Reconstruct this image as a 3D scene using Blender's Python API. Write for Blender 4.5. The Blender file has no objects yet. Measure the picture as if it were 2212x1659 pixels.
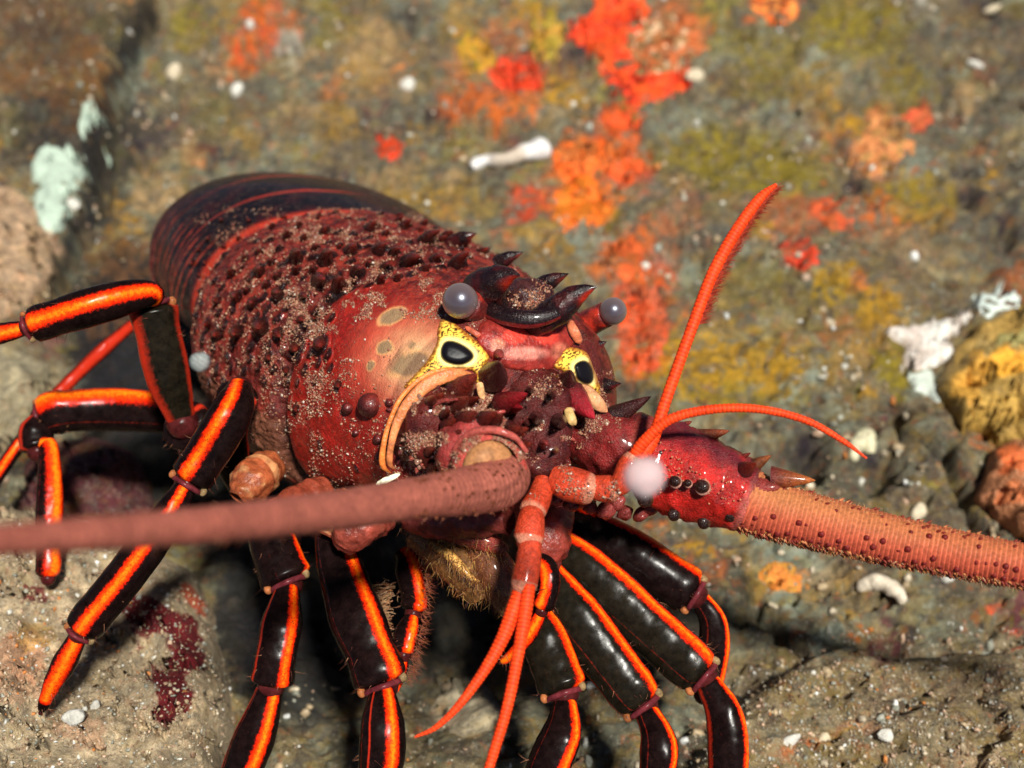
import bpy, math, random
import numpy as np
from mathutils import Vector, Matrix
from mathutils.bvhtree import BVHTree

sc = bpy.context.scene
COL = sc.collection
rad = math.radians

# ------------------------------------------------------------------ camera
FPX = 2642.0                    # focal length in units of a 2212 px wide frame
S = 0.30 / FPX                  # metres per unit; working distance 0.30 m
PITCH = 35.0
CAMH = 0.29
cd = bpy.data.cameras.new('camera')
co = bpy.data.objects.new('camera', cd); COL.objects.link(co)
cd.sensor_width = 36.0
cd.lens = 36.0 * FPX / 2212.0
cd.clip_start = 0.01; cd.clip_end = 50
co.location = (0, 0, CAMH)
co.rotation_euler = (rad(90 - PITCH), 0, 0)
cd.dof.use_dof = True
cd.dof.focus_distance = 0.30 * 0.975
cd.dof.aperture_fstop = 11.5
sc.camera = co
RW = np.array(Matrix.Rotation(rad(90 - PITCH), 3, 'X'))
CL = np.array([0, 0, CAMH])

# ------------------------------------------------------------------ light
LDIR = np.array([0.21, 0.32, 0.92]); LDIR /= np.linalg.norm(LDIR)
lw = RW @ LDIR
EL = math.asin(lw[2]); AZ = math.atan2(lw[0], lw[1])
w = bpy.data.worlds.new('World'); sc.world = w; w.use_nodes = True
nt = w.node_tree
sky = nt.nodes.new('ShaderNodeTexSky'); sky.sky_type = 'NISHITA'; sky.sun_disc = False
sky.sun_elevation = EL; sky.sun_rotation = AZ
sky.air_density = 0.35; sky.dust_density = 0.2; sky.ozone_density = 0.5
nt.links.new(sky.outputs[0], nt.nodes['Background'].inputs[0])
nt.nodes['Background'].inputs[1].default_value = 0.05
sd = bpy.data.lights.new('sun', 'SUN'); sd.energy = 5.0; sd.angle = rad(5.5); sd.color = (1.0, 0.965, 0.88)
so = bpy.data.objects.new('sun', sd); COL.objects.link(so)
so.rotation_euler = Vector(lw).to_track_quat('Z', 'Y').to_euler()
so.location = (0, 0, 1)
sc.view_settings.view_transform = 'Standard'; sc.view_settings.look = 'None'
sc.view_settings.exposure = 0.45; sc.view_settings.gamma = 1.0
sc.cycles.max_bounces = 5
sc.cycles.use_denoising = True

# ------------------------------------------------------------------ maths helpers
def nrm(v):
    v = np.asarray(v, float)
    return v / (np.linalg.norm(v, axis=-1, keepdims=True) + 1e-12)

def cam(x, y, d):
    x = np.asarray(x, float); y = np.asarray(y, float); d = np.asarray(d, float)
    return np.stack([(x - 1106) * d, -(y - 829.5) * d, -FPX * d + 0 * x], -1)

def scr(P):
    d = -P[..., 2] / FPX
    return 1106 + P[..., 0] / d, 829.5 - P[..., 1] / d

def world(P):
    return (np.asarray(P) * S) @ RW.T + CL

def hsh(i, j, k, seed):
    h = (i * 374761393 + j * 668265263 + k * 2147483647 + seed * 974634777) & 0xffffffff
    h = ((h ^ (h >> 13)) * 1274126177) & 0xffffffff
    h = ((h ^ (h >> 16)) * 2246822519) & 0xffffffff
    return ((h ^ (h >> 15)) & 0xffff) / 65535.0

def vnoise(p, seed=0):
    p = np.asarray(p, float)
    if p.shape[-1] == 2: p = np.concatenate([p, np.zeros(p.shape[:-1] + (1,))], -1)
    i = np.floor(p).astype(np.int64); q = p - i; q = q * q * q * (q * (q * 6 - 15) + 10)
    r = 0
    for a in (0, 1):
        for b in (0, 1):
            for c in (0, 1):
                wgt = (q[..., 0] if a else 1 - q[..., 0]) * (q[..., 1] if b else 1 - q[..., 1]) * (q[..., 2] if c else 1 - q[..., 2])
                r = r + wgt * hsh(i[..., 0] + a, i[..., 1] + b, i[..., 2] + c, seed)
    return r

def fbm(p, octv=4, seed=0, gain=.5):
    r = 0; a = 1.0; t = 0
    p = np.asarray(p, float)
    for o in range(octv):
        r = r + a * vnoise(p * 2 ** o + 7.3 * o, seed + o); t += a; a *= gain
    return r / t

def sstep(a, b, x):
    t = np.clip((x - a) / (b - a), 0, 1); return t * t * (3 - 2 * t)

def catmull(P, n):
    P = np.asarray(P, float); k = len(P)
    if k == 2:
        u = np.linspace(0, 1, n)[:, None]; return P[0] * (1 - u) + P[1] * u
    E = np.vstack([2 * P[0] - P[1], P, 2 * P[-1] - P[-2]])
    L_ = np.linalg.norm(np.diff(P[:, :3], axis=0), axis=1); c = np.concatenate([[0], np.cumsum(L_)])
    s = np.linspace(0, c[-1], n); idx = np.clip(np.searchsorted(c, s, side='right') - 1, 0, k - 2)
    t = ((s - c[idx]) / (L_[idx] + 1e-9))[:, None]
    p0, p1, p2, p3 = E[idx], E[idx + 1], E[idx + 2], E[idx + 3]
    return .5 * (2 * p1 + (p2 - p0) * t + (2 * p0 - 5 * p1 + 4 * p2 - p3) * t ** 2 + (3 * p1 - p0 - 3 * p2 + p3) * t ** 3)

def polysdf(x, y, poly):
    """positive inside"""
    poly = np.asarray(poly, float); n = len(poly)
    d = np.full(x.shape, 1e9); ins = np.zeros(x.shape, bool)
    for i in range(n):
        ax, ay = poly[i]; bx, by = poly[(i + 1) % n]
        ex, ey = bx - ax, by - ay
        t = np.clip(((x - ax) * ex + (y - ay) * ey) / (ex * ex + ey * ey + 1e-9), 0, 1)
        d = np.minimum(d, np.hypot(x - ax - t * ex, y - ay - t * ey))
        c = ((ay > y) != (by > y)) & (x < (bx - ax) * (y - ay) / (by - ay + 1e-12) + ax)
        ins ^= c
    return np.where(ins, d, -d)

def linedist(x, y, pts):
    pts = np.asarray(pts, float); d = np.full(x.shape, 1e9)
    for i in range(len(pts) - 1):
        ax, ay = pts[i][:2]; bx, by = pts[i + 1][:2]; ex, ey = bx - ax, by - ay
        t = np.clip(((x - ax) * ex + (y - ay) * ey) / (ex * ex + ey * ey), 0, 1)
        d = np.minimum(d, np.hypot(x - ax - t * ex, y - ay - t * ey))
    return d

# ------------------------------------------------------------------ mesh accumulator
class MB:
    def __init__(s): s.v = []; s.f = []; s.c = []; s.a = []; s.e = []; s.n = 0
    def add(s, V, F, c=(.5, .5, .5), a=-2.0, e=-2.0):
        V = np.asarray(V, float).reshape(-1, 3); k = len(V)
        s.v.append(V); s.f.append(np.asarray(F, np.int64) + s.n)
        s.c.append(np.broadcast_to(np.asarray(c, float), (k, 3)))
        s.a.append(np.broadcast_to(np.asarray(a, float), (k,)))
        s.e.append(np.broadcast_to(np.asarray(e, float), (k,)))
        s.n += k
        return s

def grid_faces(n, m, wrap):
    i = np.arange(n - 1)[:, None]; j = np.arange(m if wrap else m - 1)[None, :]
    j2 = (j + 1) % m
    return np.stack([i * m + j, i * m + j2, (i + 1) * m + j2, (i + 1) * m + j], -1).reshape(-1, 4)

ROOTLOC = {}
def build(name, mb, m, parent=None, smooth=True, at=None):
    V = world(np.vstack(mb.v)); C = np.vstack(mb.c); A = np.concatenate(mb.a); E = np.concatenate(mb.e)
    if parent is None:
        loc = np.array(at) if at is not None else np.array([V[:, 0].mean(), V[:, 1].mean(), V[:, 2].min()])
    else:
        loc = ROOTLOC[parent]
    me = bpy.data.meshes.new(name)
    nv = len(V); me.vertices.add(nv); me.vertices.foreach_set('co', (V - loc).astype(np.float32).ravel())
    loops = np.concatenate([q.ravel() for q in mb.f]); tot = np.concatenate([np.full(len(q), q.shape[1]) for q in mb.f])
    me.loops.add(len(loops)); me.loops.foreach_set('vertex_index', loops.astype(np.int32))
    me.polygons.add(len(tot)); st = np.concatenate([[0], np.cumsum(tot)[:-1]])
    me.polygons.foreach_set('loop_start', st.astype(np.int32))
    me.update(calc_edges=True); me.validate()
    ca = me.color_attributes.new('Col', 'FLOAT_COLOR', 'POINT')
    ca.data.foreach_set('color', np.hstack([C, np.ones((nv, 1))]).astype(np.float32).ravel())
    aa = me.attributes.new('stripe', 'FLOAT', 'POINT'); aa.data.foreach_set('value', A.astype(np.float32))
    ee = me.attributes.new('edge', 'FLOAT', 'POINT'); ee.data.foreach_set('value', E.astype(np.float32))
    if smooth: me.polygons.foreach_set('use_smooth', np.ones(len(tot), bool))
    me.materials.append(m)
    o = bpy.data.objects.new(name, me); COL.objects.link(o)
    if parent is None: o.location = loc
    else: o.parent = parent
    ROOTLOC[o] = loc
    return o

def tag(o, label=None, cat=None, group=None, kind=None):
    if label: o['label'] = label
    if cat: o['category'] = cat
    if group: o['group'] = group
    if kind: o['kind'] = kind
    return o

def frames(P, ref=None):
    T = np.gradient(P, axis=0); T = nrm(T)
    Vw = nrm(-P) if ref is None else np.broadcast_to(nrm(ref), P.shape)
    N = nrm(Vw - (Vw * T).sum(-1, keepdims=True) * T)
    return T, N, np.cross(T, N)

def tube(P, r, nseg=32, flat=1.0, ref=None, bulge=None, sup=2.0):
    """sweep; returns verts (n*m,3), faces, phi (m), arclength (n)"""
    P = np.asarray(P, float); r = np.broadcast_to(np.asarray(r, float), (len(P),))
    T, N, Sd = frames(P, ref)
    ph = np.linspace(-math.pi, math.pi, nseg, endpoint=False)
    cs, sn = np.cos(ph), np.sin(ph)
    if sup != 2.0:
        k = (np.abs(cs) ** sup + np.abs(sn) ** sup) ** (-1 / sup); cs, sn = cs * k, sn * k
    rr = r[:, None] * (np.ones(nseg)[None] if bulge is None else bulge(ph)[None])
    V = P[:, None] + Sd[:, None] * (rr * sn)[..., None] + N[:, None] * (rr * flat * cs)[..., None]
    s = np.concatenate([[0], np.cumsum(np.linalg.norm(np.diff(P, axis=0), axis=1))])
    return V, grid_faces(len(P), nseg, True), ph, s

def pts(L):
    L = np.asarray(L, float)
    P = cam(L[:, 0], L[:, 1], L[:, 2])
    return np.hstack([P, (L[:, 3] * L[:, 2])[:, None]]) if L.shape[1] > 3 else P

def cone(base, tip, r, bend=None, n=12, m=8, tipc=None, basec=(.02, .006, .006), power=.8):
    """curved spine from base point to tip point"""
    base = np.asarray(base, float); tip = np.asarray(tip, float)
    u = np.linspace(0, 1, m)
    mid = (base + tip) / 2 + (0 if bend is None else np.asarray(bend))
    P = ((1 - u) ** 2)[:, None] * base + (2 * u * (1 - u))[:, None] * mid + (u ** 2)[:, None] * tip
    rr = r * (1 - u) ** power + .4
    ax = nrm(tip - base); ref = np.array([.31, .5, .8]); 
    if abs(ax @ nrm(ref)) > .9: ref = np.array([1., 0, 0])
    V, F, ph, s = tube(P, rr, n, ref=ref)
    c = np.asarray(basec)[None] * (1 - u)[:, None] + np.asarray(tipc if tipc is not None else basec)[None] * u[:, None]
    return V.reshape(-1, 3), F, np.repeat(c, n, 0)

def ball(c, r, n=12, m=8, ax=None, sq=1.0):
    th = np.linspace(0, math.pi, m); ph = np.linspace(0, 2 * math.pi, n, endpoint=False)
    V = np.stack([np.sin(th)[:, None] * np.cos(ph), np.sin(th)[:, None] * np.sin(ph), sq * np.cos(th)[:, None] + 0 * ph], -1)
    if ax is not None:
        a = nrm(ax); b = nrm(np.cross(a, [.3, .9, .1])); cc = np.cross(a, b)
        V = V[..., :1] * b + V[..., 1:2] * cc + V[..., 2:] * a
    return V.reshape(-1, 3) * r + np.asarray(c), grid_faces(m, n, True)

# ------------------------------------------------------------------ materials
class NT:
    def __init__(s, name):
        s.m = bpy.data.materials.new(name); s.m.use_nodes = True; s.t = s.m.node_tree
        s.b = s.t.nodes['Principled BSDF']
        s.co = s.t.nodes.new('ShaderNodeTexCoord').outputs['Object']
    def put(s, sock, v):
        if isinstance(v, bpy.types.NodeSocket): s.t.links.new(v, sock)
        elif isinstance(v, (tuple, list)) and len(v) == 3 and sock.type == 'RGBA': sock.default_value = (*v, 1)
        else: sock.default_value = v
    def attr(s, n):
        a = s.t.nodes.new('ShaderNodeAttribute'); a.attribute_name = n
        return a.outputs['Color'] if n == 'Col' else a.outputs['Fac']
    def noise(s, sc_, det=3, rough=.55):
        n = s.t.nodes.new('ShaderNodeTexNoise'); s.put(n.inputs['Vector'], s.co)
        n.inputs['Scale'].default_value = sc_; n.inputs['Detail'].default_value = det; n.inputs['Roughness'].default_value = rough
        return n.outputs['Fac']
    def voro(s, sc_, out='Distance', feat='F1'):
        n = s.t.nodes.new('ShaderNodeTexVoronoi'); n.feature = feat; s.put(n.inputs['Vector'], s.co); n.inputs['Scale'].default_value = sc_
        return n.outputs[out]
    def math(s, op, a, b=0.0, c=0.0):
        n = s.t.nodes.new('ShaderNodeMath'); n.operation = op
        s.put(n.inputs[0], a); s.put(n.inputs[1], b); s.put(n.inputs[2], c)
        return n.outputs[0]
    def rng(s, v, a, b, c=0., d=1.):
        n = s.t.nodes.new('ShaderNodeMapRange'); s.put(n.inputs['Value'], v)
        for k, x in zip(('From Min', 'From Max', 'To Min', 'To Max'), (a, b, c, d)): n.inputs[k].default_value = x
        return n.outputs[0]
    def mix(s, f, a, b, mode='MIX'):
        n = s.t.nodes.new('ShaderNodeMix'); n.data_type = 'RGBA'; n.blend_type = mode
        s.put(n.inputs[0], f); s.put(n.inputs[6], a); s.put(n.inputs[7], b)
        return n.outputs[2]
    def ramp(s, v, stops):
        n = s.t.nodes.new('ShaderNodeValToRGB'); r = n.color_ramp
        while len(r.elements) < len(stops): r.elements.new(.5)
        for e, (p, c) in zip(r.elements, stops): e.position = p; e.color = (*c, 1)
        s.put(n.inputs[0], v); return n.outputs[0]
    def bump(s, h, dist, strength=1.0):
        n = s.t.nodes.new('ShaderNodeBump'); s.put(n.inputs['Height'], h); n.inputs['Distance'].default_value = dist; n.inputs['Strength'].default_value = strength
        s.put(s.b.inputs['Normal'], n.outputs[0])
    def fin(s, col, rough=.4, spec=.4, **kw):
        s.put(s.b.inputs['Base Color'], col); s.put(s.b.inputs['Roughness'], rough)
        s.put(s.b.inputs['Specular IOR Level'], spec)
        for k, v in kw.items(): s.put(s.b.inputs[k.replace('_', ' ')], v)
        return s.m

def m_shell(name, speck=.5, rough=.33, spec=.45, bumpd=.0002, grain=2600):
    n = NT(name); c = n.attr('Col')
    a = n.rng(n.noise(900, 4, .65), .3, .7, .55, 1.35)
    c1 = n.mix(1.0, c, a, 'MULTIPLY')
    dots = n.math('LESS_THAN', n.voro(grain), .26)
    dots = n.math('MULTIPLY', dots, n.rng(n.noise(400, 2), .45, .65))
    sm = n.rng(n.attr('edge'), 0, 1, 1, .12)
    c1 = n.mix(n.math('SUBTRACT', 1.0, sm), c1, c)
    c2 = n.mix(n.math('MULTIPLY', n.math('MULTIPLY', dots, speck), sm), c1, (.42, .22, .15))
    dk = n.math('MULTIPLY', n.math('LESS_THAN', n.voro(grain * .7), .22), .5)
    c2 = n.mix(n.math('MULTIPLY', dk, sm), c2, (.02, .005, .005))
    h = n.math('ADD', n.noise(2200, 3), n.math('MULTIPLY', dots, .5))
    n.bump(h, bumpd)
    return n.fin(c2, n.rng(n.noise(1200, 2), .3, .7, rough - .1, rough + .15), spec, Coat_Weight=.22, Coat_Roughness=.12)

def m_leg():
    n = NT('leg_shell'); c = n.attr('Col')
    st = n.attr('stripe'); ed = n.attr('edge')
    wob = n.math('SUBTRACT', n.noise(1100, 3, .7), .5)
    s2 = n.math('ADD', st, n.math('MULTIPLY', wob, 1.0))
    base = n.mix(1.0, c, n.rng(n.noise(420, 4, .7), .3, .7, .4, 1.7), 'MULTIPLY')
    fl = n.math('MULTIPLY', n.math('LESS_THAN', n.voro(2600), .2), n.rng(n.noise(350, 2), .45, .6, 0, .4))
    base = n.mix(fl, base, (.07, .03, .012))
    e2 = n.rng(n.math('ADD', ed, n.math('MULTIPLY', wob, .7)), 0.0, .7)
    base = n.mix(e2, base, (.42, .022, .008))
    oc = n.ramp(s2, [(0.0, (.14, .004, .002)), (.28, (.62, .014, .002)), (.62, (.90, .055, .003)), (1.0, (1.0, .2, .007))])
    dots = n.math('LESS_THAN', n.voro(1600), .30)
    oc = n.mix(n.math('MULTIPLY', dots, n.math('MULTIPLY', n.rng(n.noise(700, 2), .4, .6, .35, 1.0), n.rng(s2, .2, .9, 1.0, .6))), oc, (.12, .012, .003))
    out = n.mix(n.rng(s2, -.08, .16), base, oc)
    n.bump(n.noise(300, 4), .00006)
    return n.fin(out, n.rng(n.noise(500, 3), .3, .7, .14, .3), n.rng(s2, -.1, .3, .07, .07))

def m_soft(name, rough=.3, var=.5, scale=600, spec=.5, bumpd=.0001, sss=0.0):
    n = NT(name); c = n.attr('Col')
    c1 = n.mix(1.0, c, n.rng(n.noise(scale, 4, .6), .3, .7, 1 - var, 1 + var), 'MULTIPLY')
    n.bump(n.noise(scale * 3, 3), bumpd)
    return n.fin(c1, rough, spec, Subsurface_Weight=sss) if sss else n.fin(c1, rough, spec)

def m_ring(name):
    n = NT(name); c = n.attr('Col')
    c1 = n.mix(1.0, c, n.rng(n.noise(1300, 3, .6), .3, .7, .7, 1.3), 'MULTIPLY')
    n.bump(n.noise(3500, 2), .00008)
    return n.fin(c1, .5, .15)

def m_rock(name, mixk=1.0, fine=1.0):
    n = NT(name); c = n.attr('Col')
    a = n.rng(n.noise(260, 6, .72), .32, .68, .45, 1.6)
    om = n.rng(n.attr('edge'), 0, .8, 1, .04)
    c1 = n.mix(1.0, c, a, 'MULTIPLY')
    c1 = n.mix(n.math('MULTIPLY', om, n.rng(n.noise(900, 4, .7), .52, .68, 0, .35)), c1, (.40, .30, .16))
    c1 = n.mix(n.rng(n.noise(620, 4, .7), .56, .72, 0, .75), c1, (.045, .03, .025))
    for k, (sc_, lo, col_, am) in enumerate(((110, .52, (.30, .19, .015), .7), (170, .57, (.42, .10, .02), .75), (140, .53, (.15, .16, .12), .85), (330, .58, (.42, .32, .19), .7), (200, .54, (.05, .026, .03), .85), (430, .62, (.62, .58, .48), .8), (480, .62, (.6, .17, .03), .7))):
        mp_ = n.t.nodes.new('ShaderNodeMapping'); mp_.inputs['Location'].default_value = (3.1 * k + 1, 1.7 * k, 2.3 * k); n.put(mp_.inputs[0], n.co)
        nn = n.t.nodes.new('ShaderNodeTexNoise'); n.put(nn.inputs['Vector'], mp_.outputs[0]); nn.inputs['Scale'].default_value = sc_; nn.inputs['Detail'].default_value = 5; nn.inputs['Roughness'].default_value = .62
        c1 = n.mix(n.math('MULTIPLY', om, n.rng(nn.outputs['Fac'], lo, lo + .07, 0, am * mixk)), c1, col_)
    sp = n.math('MULTIPLY', n.math('LESS_THAN', n.voro(1500), .2), n.rng(n.noise(500, 2), .5, .6))
    c1 = n.mix(n.math('MULTIPLY', om, n.math('MULTIPLY', sp, .7)), c1, (.72, .68, .58))
    h = n.math('ADD', n.noise(500, 6, .7), n.math('MULTIPLY', n.noise(2600, 3, .7), .4))
    n.bump(h, .0022 * fine)
    return n.fin(c1, .75, .3)

def m_sponge(name, rough=.6):
    n = NT(name); c = n.attr('Col')
    c1 = n.mix(1.0, c, n.rng(n.noise(420, 5, .65), .3, .7, .55, 1.4), 'MULTIPLY')
    po = n.math('MULTIPLY', n.math('LESS_THAN', n.voro(700), .16), .6)
    c1 = n.mix(po, c1, (.05, .02, .01))
    n.bump(n.math('ADD', n.noise(900, 4, .6), n.math('MULTIPLY', n.voro(700), -.6)), .0008)
    return n.fin(c1, rough, .35)

def m_eye():
    n = NT('eye_cornea'); c = n.attr('Col')
    fac = n.voro(5200, 'Distance', 'DISTANCE_TO_EDGE')
    c1 = n.mix(n.rng(fac, 0, .06, .35, 0), c, (.05, .04, .05))
    n.bump(fac, .000004)
    lw_ = n.t.nodes.new('ShaderNodeLayerWeight'); lw_.inputs[0].default_value = .35
    c1 = n.mix(lw_.outputs['Facing'], c1, (.28, .2, .18))
    return n.fin(c1, .32, 1.0, Coat_Weight=1.0, Coat_Roughness=.2, Specular_Tint=(.7, .78, 1.0, 1))

M_CARA = m_shell('carapace_shell', speck=.75, rough=.42, spec=.22, bumpd=.00035)
M_HORN = m_shell('horn_shell', speck=.3, rough=.26, spec=.3, bumpd=.0002, grain=3000)
M_PED = m_shell('peduncle_shell', speck=.4, rough=.3, spec=.2, bumpd=.0004, grain=3000)
M_LEG = m_leg()
M_SOFT = m_soft('soft_membrane', rough=.32, var=.45, scale=450, spec=.3, bumpd=.0003, sss=.12)
M_RING = m_ring('ringed_flagellum')
M_EYE = m_eye()
M_ROCK = m_rock('encrusted_rock', mixk=.55)
M_ROCK2 = m_rock('silty_rock', mixk=.3, fine=.8)
M_SPG = m_sponge('sponge_tissue')
M_SPG2 = m_soft('pale_sponge_tissue', rough=.6, var=.2, scale=300, spec=.2, bumpd=.0004)
M_SHELL = m_soft('shell_chalk', rough=.5, var=.25, scale=500, spec=.4, bumpd=.0004)
M_ALGA = m_soft('algae_blade', rough=.4, var=.5, scale=700, bumpd=.0003)
M_GRIT = m_soft('grit_grain', rough=.35, var=.3, scale=1500, spec=.5, bumpd=.0001)
M_HAIR = m_soft('bristle_hair', rough=.4, var=.3, scale=900, bumpd=.00005)

# ------------------------------------------------------------------ seabed
GA, GB = 0.464, 0.000244
GN = nrm(np.array([0, GB, (GA + 829.5 * GB) / FPX]))
CRACK = [(345, -30), (320, 60), (268, 120), (238, 190), (222, 270), (205, 340), (200, 430), (165, 500), (140, 580), (120, 640)]
CRACK2 = [(1590, 1230), (1640, 1290), (1690, 1350), (1740, 1400)]
CRACK3 = [(1930, 860), (1960, 940), (2000, 960), (2040, 980), (2090, 1060), (2120, 1150)]
BANK = [(1400, 1800), (1560, 1520), (1640, 1450), (1740, 1410), (1860, 1375), (1960, 1400), (2080, 1385), (2212, 1372), (2700, 1350), (2900, 2100), (1400, 2100)]
PITS = [(1842, 400, 22), (2095, 420, 24), (2175, 490, 24), (1738, 965, 42), (940, 255, 20), (880, 35, 22), (1480, 165, 14), (300, 315, 20), (1900, 1010, 30), (1252, 110, 22), (2120, 8, 30)]

def ground(x, y):
    """screen parameters of the base plane -> displaced 3-D point"""
    x = np.asarray(x, float); y = np.asarray(y, float)
    P = cam(x, y, 1 / np.maximum(GA + GB * y, .2))
    q = np.stack([P[..., 0], P[..., 1] - P[..., 2]], -1)
    h = 170 * (fbm(q / 900., 3, 3) - .5) + 130 * (fbm(q / 260., 4, 11) - .5) + 70 * (fbm(q / 80., 4, 21) - .5) - 46 * sstep(.60, .74, fbm(q / 62., 3, 25))
    wx = x + 16 * (fbm(q / 120., 2, 31) - .5) * 2; wy = y + 16 * (fbm(q / 120., 2, 37) - .5) * 2
    d = linedist(wx, wy, CRACK); h = h - 190 * np.exp(-(d / 17) ** 2)
    left = sstep(0, 60, -(wx - np.interp(wy, [p[1] for p in CRACK], [p[0] for p in CRACK])))
    h = h + 60 * left
    d = linedist(wx, wy, CRACK2); h = h - 120 * np.exp(-(d / 12) ** 2)
    d = linedist(wx, wy, CRACK3); h = h - 110 * np.exp(-(d / 12) ** 2)
    h = h + 150 * sstep(-10, 90, polysdf(wx, wy, BANK))
    for px, py, pr in PITS:
        h = h - 5.5 * pr * np.exp(-(((wx - px) ** 2 + (wy - py) ** 2) / pr ** 2))
    h = h - 130 * sstep(60, 340, x) * sstep(1500, 1000, x) * sstep(900, 1150, y) * sstep(1700, 1400, y)
    return P + GN * h[..., None]

def gsolve(tx, ty):
    x = np.array(tx, float); y = np.array(ty, float)
    for _ in range(9):
        sx, sy = scr(ground(x, y)); x += .8 * (tx - sx); y += .8 * (ty - sy)
    return x, y

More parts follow.
